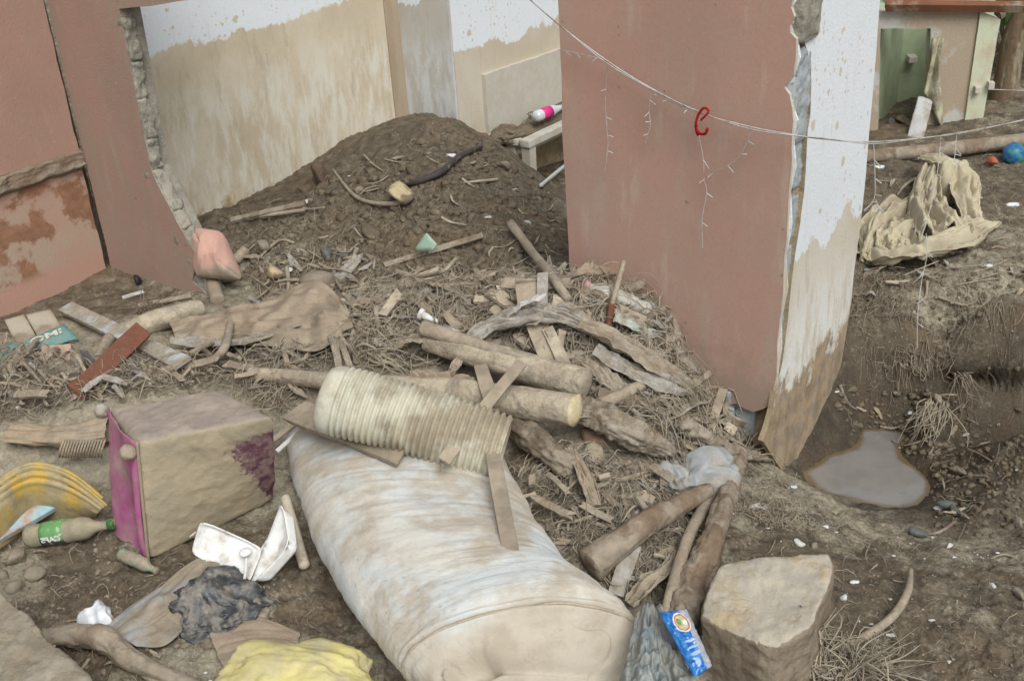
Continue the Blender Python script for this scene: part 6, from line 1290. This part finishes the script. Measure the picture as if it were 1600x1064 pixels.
husks(PILE, 110, 24, 110, 6, 30, [hk, cl_, M['tarp'], M['husk']], 'dry curled leaf or rag in the debris pile', 'dry leaves in the debris pile')
MIDL = [(380, 400), (560, 390), (660, 450), (600, 500), (400, 500)]
husks(MIDL, 24, 12, 50, 4, 14, [hk, cl_, M['boardd']], 'dry curled leaf in the muddy hollow', 'dry leaves in the muddy hollow', .02)
sticks(MIDL, 26, 20, 90, 1.2, 4, M['wood'], 'thin dirty stick in the muddy hollow', 'sticks in the muddy hollow', lift=.04)
husks(LEFT, 55, 16, 64, 5, 16, [hk, cl_, M['boardd']], 'dry curled leaf in the debris left of the ottoman', 'dry leaves in the left debris')
husks(MOUND, 16, 10, 30, 4, 8, [hk, M['boardd']], 'dry leaf on the earth mound', 'dry leaves on the mound', .01)
husks(CENT, 26, 16, 60, 5, 14, [hk, cl_], 'dry leaf between the mattress and the trunk', 'dry leaves beside the mattress', .03)
husks(BANK, 16, 12, 40, 4, 10, [hk, cl_, M['boardd']], 'dry leaf on the earth bank at right', 'dry leaves on the right bank', .03)
husks(PIT, 22, 10, 44, 3, 10, [M['fibrous'], M['tarp'], hk], 'muddy leaf scrap in the dug pit', 'muddy scraps in the pit', .02)
sticks(PIT, 16, 16, 70, 1, 3.5, M['wooddark'], 'dark wet twig in the dug pit', 'twigs in the pit', 'twig', 'twig', .03)
husks(RTOP, 10, 12, 34, 4, 10, [cl_, M['boardd']], 'pale scrap near the beige sheet', 'scraps near the beige sheet', .02)
husks(FRNT, 14, 12, 34, 4, 9, [hk, M['tarp']], 'dry leaf on the earth at the lower left', 'dry leaves at the lower left', .01)
LJ = Buf()
husks(PILE, 230, 14, 70, 4, 16, [hk], '', '', .08, LJ); husks(LEFT, 110, 12, 50, 4, 12, [hk], '', '', .05, LJ); husks(CENT, 60, 12, 50, 4, 12, [hk], '', '', .03, LJ); husks(MIDL, 40, 10, 40, 3, 9, [hk], '', '', .02, LJ)
tag(LJ.obj('leaf_litter', hk, None, True, [hk, cl_, M['tarp']]), 'small dry leaves and shreds littered through the debris', 'leaf litter', None, 'stuff')
# pebbles
def pebbles(poly, n, smin, smax, ms, label, group, name='pebble', cat='pebble'):
    pr = [stone('proto', (0, 0, 0), (1, .8, .65), ms[k % len(ms)], 100+k, None, .3, .04, 12, 1) for k in range(len(ms)*2)]
    pts_ = inpoly(n, poly, rg); H = hit(pts_[:, 0], pts_[:, 1])
    for (x, y), q in zip(pts_, H):
        s = pxm(q, smin+(smax-smin)*rg.random()**2.5); o = pr[int(rg.integers(len(pr)))].copy(); COL.objects.link(o); o.name = name; o.location = (q[0], q[1], q[2]-s*.15); o.scale = (s, s, s); o.rotation_euler = (rg.normal()*.3, rg.normal()*.3, rg.random()*6.3); tag(o, near_label(label.split(' in ')[0].split(' on ')[0].split(' at ')[0].split(' between ')[0], x, y), cat, group)
    for o in pr: bpy.data.objects.remove(o)
pebbles(FRNT, 70, 5, 22, [M['stone'], M['tarp']], 'small muddy pebble on the earth at the lower left', 'pebbles at the lower left')
pebbles(RGT, 70, 3, 13, [M['stone'], M['lime'], M['stone']], 'small pebble on the mud at the lower right', 'pebbles at the lower right')
pebbles([(1400, 815), (1500, 850), (1590, 880), (1560, 890), (1440, 860), (1380, 840)], 60, 2, 9, [M['lime']], 'pale plaster crumb in the strewn line right of the puddle', 'plaster crumbs by the puddle', 'crumb', 'crumb')
pebbles(PUDN, 40, 3, 12, [M['stone'], M['lime'], M['stonegrey']], 'small stone between the trunk and the puddle', 'stones before the puddle')
pebbles(MOUND, 110, 4, 16, [M['earth'], M['stone'], M['earth']], 'small clod on the earth mound', 'clods on the mound', 'clod', 'clod')
pebbles(PIT, 80, 4, 18, [M['earth'], M['stonegrey'], M['stone']], 'damp clod on the wall of the dug pit', 'clods in the pit', 'clod', 'clod')
pebbles(BANK, 50, 3, 12, [M['stone'], M['earth']], 'small clod on the bank at right', 'clods on the right bank', 'clod', 'clod')
pebbles(CENT, 40, 3, 14, [M['stone'], M['earth']], 'clod between the mattress and the trunk', 'clods beside the mattress', 'clod', 'clod')
pebbles(LEFT, 40, 3, 12, [M['stone']], 'clod in the debris left of the ottoman', 'clods in the left debris', 'clod', 'clod')

# ---------------- fibres, roots, straw (uncountable) ----------------
def fibers(name, regions, m, label, lift=.05, seg=7):
    rr = np.random.default_rng(len(name)*7); Vs = []; Fs = []; base = 0
    for poly, n, lmin, lmax, r, lf in regions:
        p = inpoly(n, poly, rr); q = hit(p[:, 0], p[:, 1]); L = lmin+(lmax-lmin)*rr.random(n)**1.6; a = rr.random(n)*2*np.pi; cv = rr.normal(size=n)*2.2; zz = lf*rr.random(n)**2
        t = np.linspace(-.5, .5, seg); ang = a[:, None]+cv[:, None]*t[None]+.5*np.cumsum(rr.normal(size=(n, seg)), 1)/2
        st = L[:, None]/(seg-1); X = q[:, 0:1]+np.cumsum(np.cos(ang)*st, 1)-np.cos(a)[:, None]*L[:, None]*.5; Y = q[:, 1:2]+np.cumsum(np.sin(ang)*st, 1)-np.sin(a)[:, None]*L[:, None]*.5
        arch = (1-(2*t[None])**2)*rr.normal(size=(n, 1))*.25*L[:, None]; Z = height(X, Y)+.003+np.maximum(zz[:, None]+arch, -.012)+rr.normal(size=(n, seg))*.003
        Z = np.minimum(Z, q[:, 2:3]+.1)
        R_ = r*(.5+rr.random(n)**2*1.4); C = np.stack([X, Y, Z], -1); side = np.stack([-np.sin(ang), np.cos(ang), 0*ang], -1)
        tp = (1-.7*np.abs(2*t)**2)[None, :, None]; rr3 = R_[:, None, None]*tp; up = np.array([0, 0, 1.])
        ring = np.stack([C+side*rr3, C+up*rr3*1.2, C-side*rr3], 2); V = ring.reshape(-1, 3); Vs.append(V)
        k = np.arange(n)[:, None, None]*seg*3; i = np.arange(seg-1)[None, :, None]*3; j = np.array([0, 1, 2])[None, None]; jn = np.array([1, 2, 0])[None, None]
        F = np.stack([k+i+j, k+i+jn, k+i+jn+3, k+i+j+3], -1).reshape(-1, 4)+base; Fs.append(F); base += len(V)
    o = mesh(name, np.concatenate(Vs), np.concatenate(Fs), m); tag(o, label, 'plant fibres', None, 'stuff')
st1 = mat('straw_fibre', (.42, .37, .285), (.3, .255, .19), mud=(.38, .335, .26), amt=.5, sc=3, bump=0, var=.25)
st2 = mat('root_fibre', (.26, .21, .16), (.17, .135, .1), mud=(.32, .275, .215), amt=.5, sc=3, bump=0, var=.25)
def splinters(poly, n, lmin, lmax, wmin, wmax, ms, base, group):
    for (x, y) in inpoly(n, poly, rg):
        a = rg.normal()*.7+(.5 if x > 800 else .1); L = lmin+(lmax-lmin)*rg.random(); dx, dy = math.cos(a)*L/2, math.sin(a)*L/2*.7
        q = hit([x-dx, x+dx], [y-dy, y+dy]); w = pxm(q[0], wmin+(wmax-wmin)*rg.random())
        if np.ptp(q[:, 1]) > .6: continue
        q[:, 2] += .015+.09*rg.random(2)
        V, Fs = plank_geo(q[0], q[1], w, min(w*.5, .018), np.array([rg.normal()*.4, -.4+rg.normal()*.3, .8]), int(rg.integers(999)), 8, .02, rg.normal()*.05)
        V = V+fbm(V, 30, 2, 5)[:, None]*.003
        tag(mesh('splintered_board', V, Fs, ms[int(rg.integers(len(ms)))], None, False), near_label(['short', 'long'][int(L > (lmin+lmax)/2)]+' '+base, x, y), 'board', group)
splinters(PILE, 75, 30, 130, 5, 22, [M['boardd'], M['wood'], M['woodpale'], M['fibrous'], M['wooddark']], 'splintered muddy board', 'splintered boards in the debris pile')
splinters(LEFT, 26, 24, 90, 4, 14, [M['boardd'], M['wood'], M['fibrous']], 'splintered muddy lath', 'splintered laths in the left debris')
splinters(CENT, 14, 24, 80, 4, 16, [M['boardd'], M['wood'], M['fibrous']], 'splintered dirty board', 'splintered boards beside the mattress')
for poly, n in ((RGT, 16), (PUDN, 6), (RTOP, 20), (PIT, 12), (FRNT, 12), (LEFT, 14), (PILE, 14), (MOUND, 10)):
    for (x, y) in inpoly(n, poly, rg):
        q = P(x, y, .004); s_ = pxm(q, 3+8*rg.random()**2); m_ = [M['lime'], M['lime'], cupm, gb][int(rg.integers(4))]
        tag(blob('litter_scrap', q, (s_*1.6, s_, s_*.5), m_, None, int(rg.integers(999)), .25, 2, sub=3, oc=2, warp=1), near_label('tiny pale scrap of litter', x, y), 'litter', 'pale scraps of litter')
fibers('straw_litter', [(PILE, 6000, .04, .24, .0018, .1), (LEFT, 3600, .04, .2, .0014, .05), ([(380, 400), (560, 390), (660, 450), (600, 500), (400, 500)], 900, .03, .16, .0013, .02), (CENT, 1600, .03, .18, .0014, .03), (PUDN, 900, .02, .1, .0012, .02), (MOUND, 1300, .02, .12, .0011, .008), (BANK, 900, .03, .12, .0012, .012), (RTOP, 600, .03, .14, .0014, .01), (FRNT, 500, .02, .12, .0011, .005), (RGT, 450, .02, .1, .001, .004), ([(1240, 1000), (1370, 1010), (1400, 1070), (1240, 1080)], 500, .05, .2, .0016, .03)], st1, 'pale straw and plant fibres strewn over the debris')
fibers('root_litter', [(PILE, 2600, .04, .2, .0016, .06), (LEFT, 1800, .03, .16, .0014, .04), (CENT, 1200, .03, .14, .0013, .03), (BANK, 700, .03, .12, .0013, .02), (PIT, 300, .03, .1, .0013, .01), (MOUND, 900, .02, .1, .0011, .008)], st2, 'dark root fibres tangled in the debris')
def clods(regions, m, name, label):
    bm = bmesh.new(); bmesh.ops.create_icosphere(bm, subdivisions=2, radius=.5); bv = np.array([v.co[:] for v in bm.verts]); bf = np.array([[v.index for v in f.verts] for f in bm.faces]); bm.free()
    rr = np.random.default_rng(3); Vs = []; Fs = []; base = 0
    vr = [bv*(1+.9*fbm(bv+k*5, 2.2, 3, k, .6))[:, None] for k in range(16)]
    for poly, n, s0, s1 in regions:
        p = inpoly(n, poly, rr); q = hit(p[:, 0], p[:, 1]); s = s0+(s1-s0)*rr.random(n)**3
        for c, si in zip(q, s):
            a = rr.random()*6.3; v = vr[int(rr.integers(16))]*[1, .8+.3*rr.random(), .55+.3*rr.random()]*si; ca_, sa = math.cos(a), math.sin(a)
            v = np.c_[v[:, 0]*ca_-v[:, 1]*sa, v[:, 0]*sa+v[:, 1]*ca_, v[:, 2]]+c; Vs.append(v); Fs.append(bf+base); base += len(bv)
    tag(mesh(name, np.concatenate(Vs), np.concatenate(Fs), m), label, 'earth crumbs', None, 'stuff')
clods([(MOUND, 2600, .006, .06), (PIT, 1100, .006, .035), (BANK, 900, .006, .035)], M['earth'], 'brown_crumbs', 'crumbs of brown earth on the mound and in the pit')
clods([(FRNT, 600, .004, .022), (CENT, 500, .005, .03), (LEFT, 400, .005, .025), (PILE, 500, .006, .03), (PUDN, 250, .005, .02), (RGT, 500, .003, .014)], M['stone'], 'pale_crumbs', 'crumbs of dry pale mud over the debris')
def tangle(x, y, dx, dy, n, L, spread, m, label, seed=0, r=.0018):
    rr = np.random.default_rng(seed); c = P(x, y, .02); e = P(x+dx, y+dy, .02); T = nrm(e-c); B = Buf()
    for k in range(n):
        a = c+rr.normal(size=3)*[.02, .02, .01]; d = nrm(T+rr.normal(size=3)*spread); l = L*(.4+.8*rr.random()); pts_ = [a, a+d*l*.5+rr.normal(size=3)*l*.12+[0, 0, .01], a+d*l+rr.normal(size=3)*l*.15]
        V, Fs, cp = tube_geo(pts_, [r*1.3, r, r*.3], 5, 9, 0); B.add(V, Fs)
    tag(B.obj('root_tuft', m), label, 'roots')
tangle(1275, 1050, -20, -90, 60, .22, .5, st1, 'fan of pale roots beside the large stone at the bottom right', 1, .0026)
tangle(1330, 1050, 60, 30, 60, .25, .6, st1, 'tuft of pale roots at the bottom right edge', 2, .0024)
tangle(1462, 628, -20, 50, 80, .2, .22, st1, 'hanging tuft of frayed roots on the dug bank', 3, .002)
tangle(1400, 540, 30, 20, 50, .16, .6, st2, 'dark root clump on the bank above the puddle', 4, .0022)
tangle(705, 418, -20, 70, 46, .28, .25, st1, 'drooping bundle of fibres at the mound foot', 5, .002)
tangle(1160, 712, 60, 10, 40, .16, .6, st1, 'hairy root ends in front of the hollow block', 6, .0018)
tangle(1100, 660, 10, 30, 60, .18, .7, st1, 'bristly roots at the lower corner of the pink wall', 7, .0018)
tangle(230, 478, 40, 30, 40, .2, .7, st2, 'knot of thin roots on the short thick log', 8, .0018)
tangle(440, 560, 0, 40, 50, .2, .7, st1, 'matted roots above the ottoman', 9, .0018)
tangle(790, 470, -60, 40, 40, .25, .6, st2, 'thin dark roots left of the wrapped board', 10, .0018)
tangle(580, 555, 30, 10, 70, .25, .6, st1, 'matted fibres above the ribbed pipe', 11, .002)
tangle(1500, 585, 20, 60, 40, .14, .4, st2, 'thin roots hanging over the hollow in the bank', 12, .0018)

# ---------------- string of fairy lights ----------------
def lights():
    w = mat('white_wire', (.5, .51, .52), (.42, .41, .38), mud=(.4, .34, .28), amt=.4, sc=12, bump=0, rough=.5)
    q0 = onp(945, 93, E0+nE*.06, dE); rt = empty('string_lights', q0, 'white fairy light wire sagging in front of the pink wall and out to the yard', 'string lights')
    def e(x, y, o=.05): return onp(x, y, E0+nE*o, dE)
    A = [e(815, -12, .25), e(872, 38, .1), e(945, 93, .06), e(1010, 134, .05), e(1090, 175, .05), e(1170, 198, .05), e(1240, 211, .06), ]
    c = e(1262, 216, .1); fr = at(1640, 178, 1.0); c2 = e(1262, 216, .1)
    far = lambda x, y: CO+ray(x, y)*np.interp(x, [1262, 1380, 1640], [(c2-CO)@_F, ((c2-CO)@_F)*1.05, ((c2-CO)@_F)*1.3])
    A += [far(1300, 219), far(1362, 222), far(1440, 216), far(1520, 205), far(1640, 178)]
    tube('main_wire', A, [.0024]*4, w, rt, 7, 160)
    tube('main_wire', [p+[0, 0, .006*math.sin(i*2.1)]+nE*.006 for i, p in enumerate(A)], [.0017]*4, w, rt, 6, 160)
    def drop(pts_, bulbs=True, sd=0):
        q = [e(x, y, .045) if x < 1262 else far(x, y) for x, y in pts_]; tube('drop_wire', q, [.0013, .0013], w, rt, 5, 14*len(q)); rr = np.random.default_rng(sd)
        path = smoothpath(np.array(q), 60)
        for i in range(12, 60, 12):
            d = np.array([rr.choice([-1, 1])*.02, -.01, -.012+rr.normal()*.008]); tube('bulb', [path[i], path[i]+d], [.0016, .0022], w, rt, 6, 4)
    drop([(950, 97), (946, 150), (948, 200), (950, 225), (945, 268)], sd=1); drop([(1019, 139), (1014, 170), (1016, 195), (1008, 225)], sd=2)
    drop([(1092, 212), (1099, 250), (1100, 280), (1104, 300), (1097, 345), (1098, 388)], sd=3); drop([(1174, 200), (1166, 225), (1150, 250), (1120, 268), (1100, 276)], sd=4)
    drop([(1365, 224), (1367, 270), (1366, 310), (1350, 330)], sd=5); drop([(1368, 312), (1374, 328)], sd=6); drop([(1470, 214), (1466, 260), (1455, 320), (1440, 370)], sd=7)
    drop([(1447, 365), (1448, 400), (1440, 440), (1434, 490), (1433, 545)], sd=8); drop([(1495, 210), (1490, 262)], sd=9); drop([(872, 78), (905, 84), (945, 94)], sd=10); drop([(1020, 140), (1050, 160), (1088, 172)], sd=11)
    far2 = [far(1545, 140)*1, far(1600, 142), far(1640, 142)]; tube('side_wire', far2, [.002]*2, w, rt, 5, 10)
    rd = mat('red_chenille', (.5, .012, .02), (.38, .01, .02), amt=.05, sc=20, bump=1, bsc=200)
    r2 = empty('red_pipe_cleaner', e(1095, 190), 'bright red fuzzy pipe cleaner hooked over the fairy light wire', 'pipe cleaner')
    tube('stem', [e(1095, 188, .07), e(1103, 180, .075), e(1107, 174, .07), e(1100, 169, .065), e(1091, 180, .06), e(1087, 197, .06), e(1092, 208, .06), e(1102, 209, .07), e(1106, 201, .075)], [.0048]*3, rd, r2, 8, 120, .5, 90)
    tube('stem', [e(1089, 195, .065), e(1088, 204, .06), e(1091, 212, .055)], [.0045]*2, rd, r2, 8, 20, .5, 90)
lights()
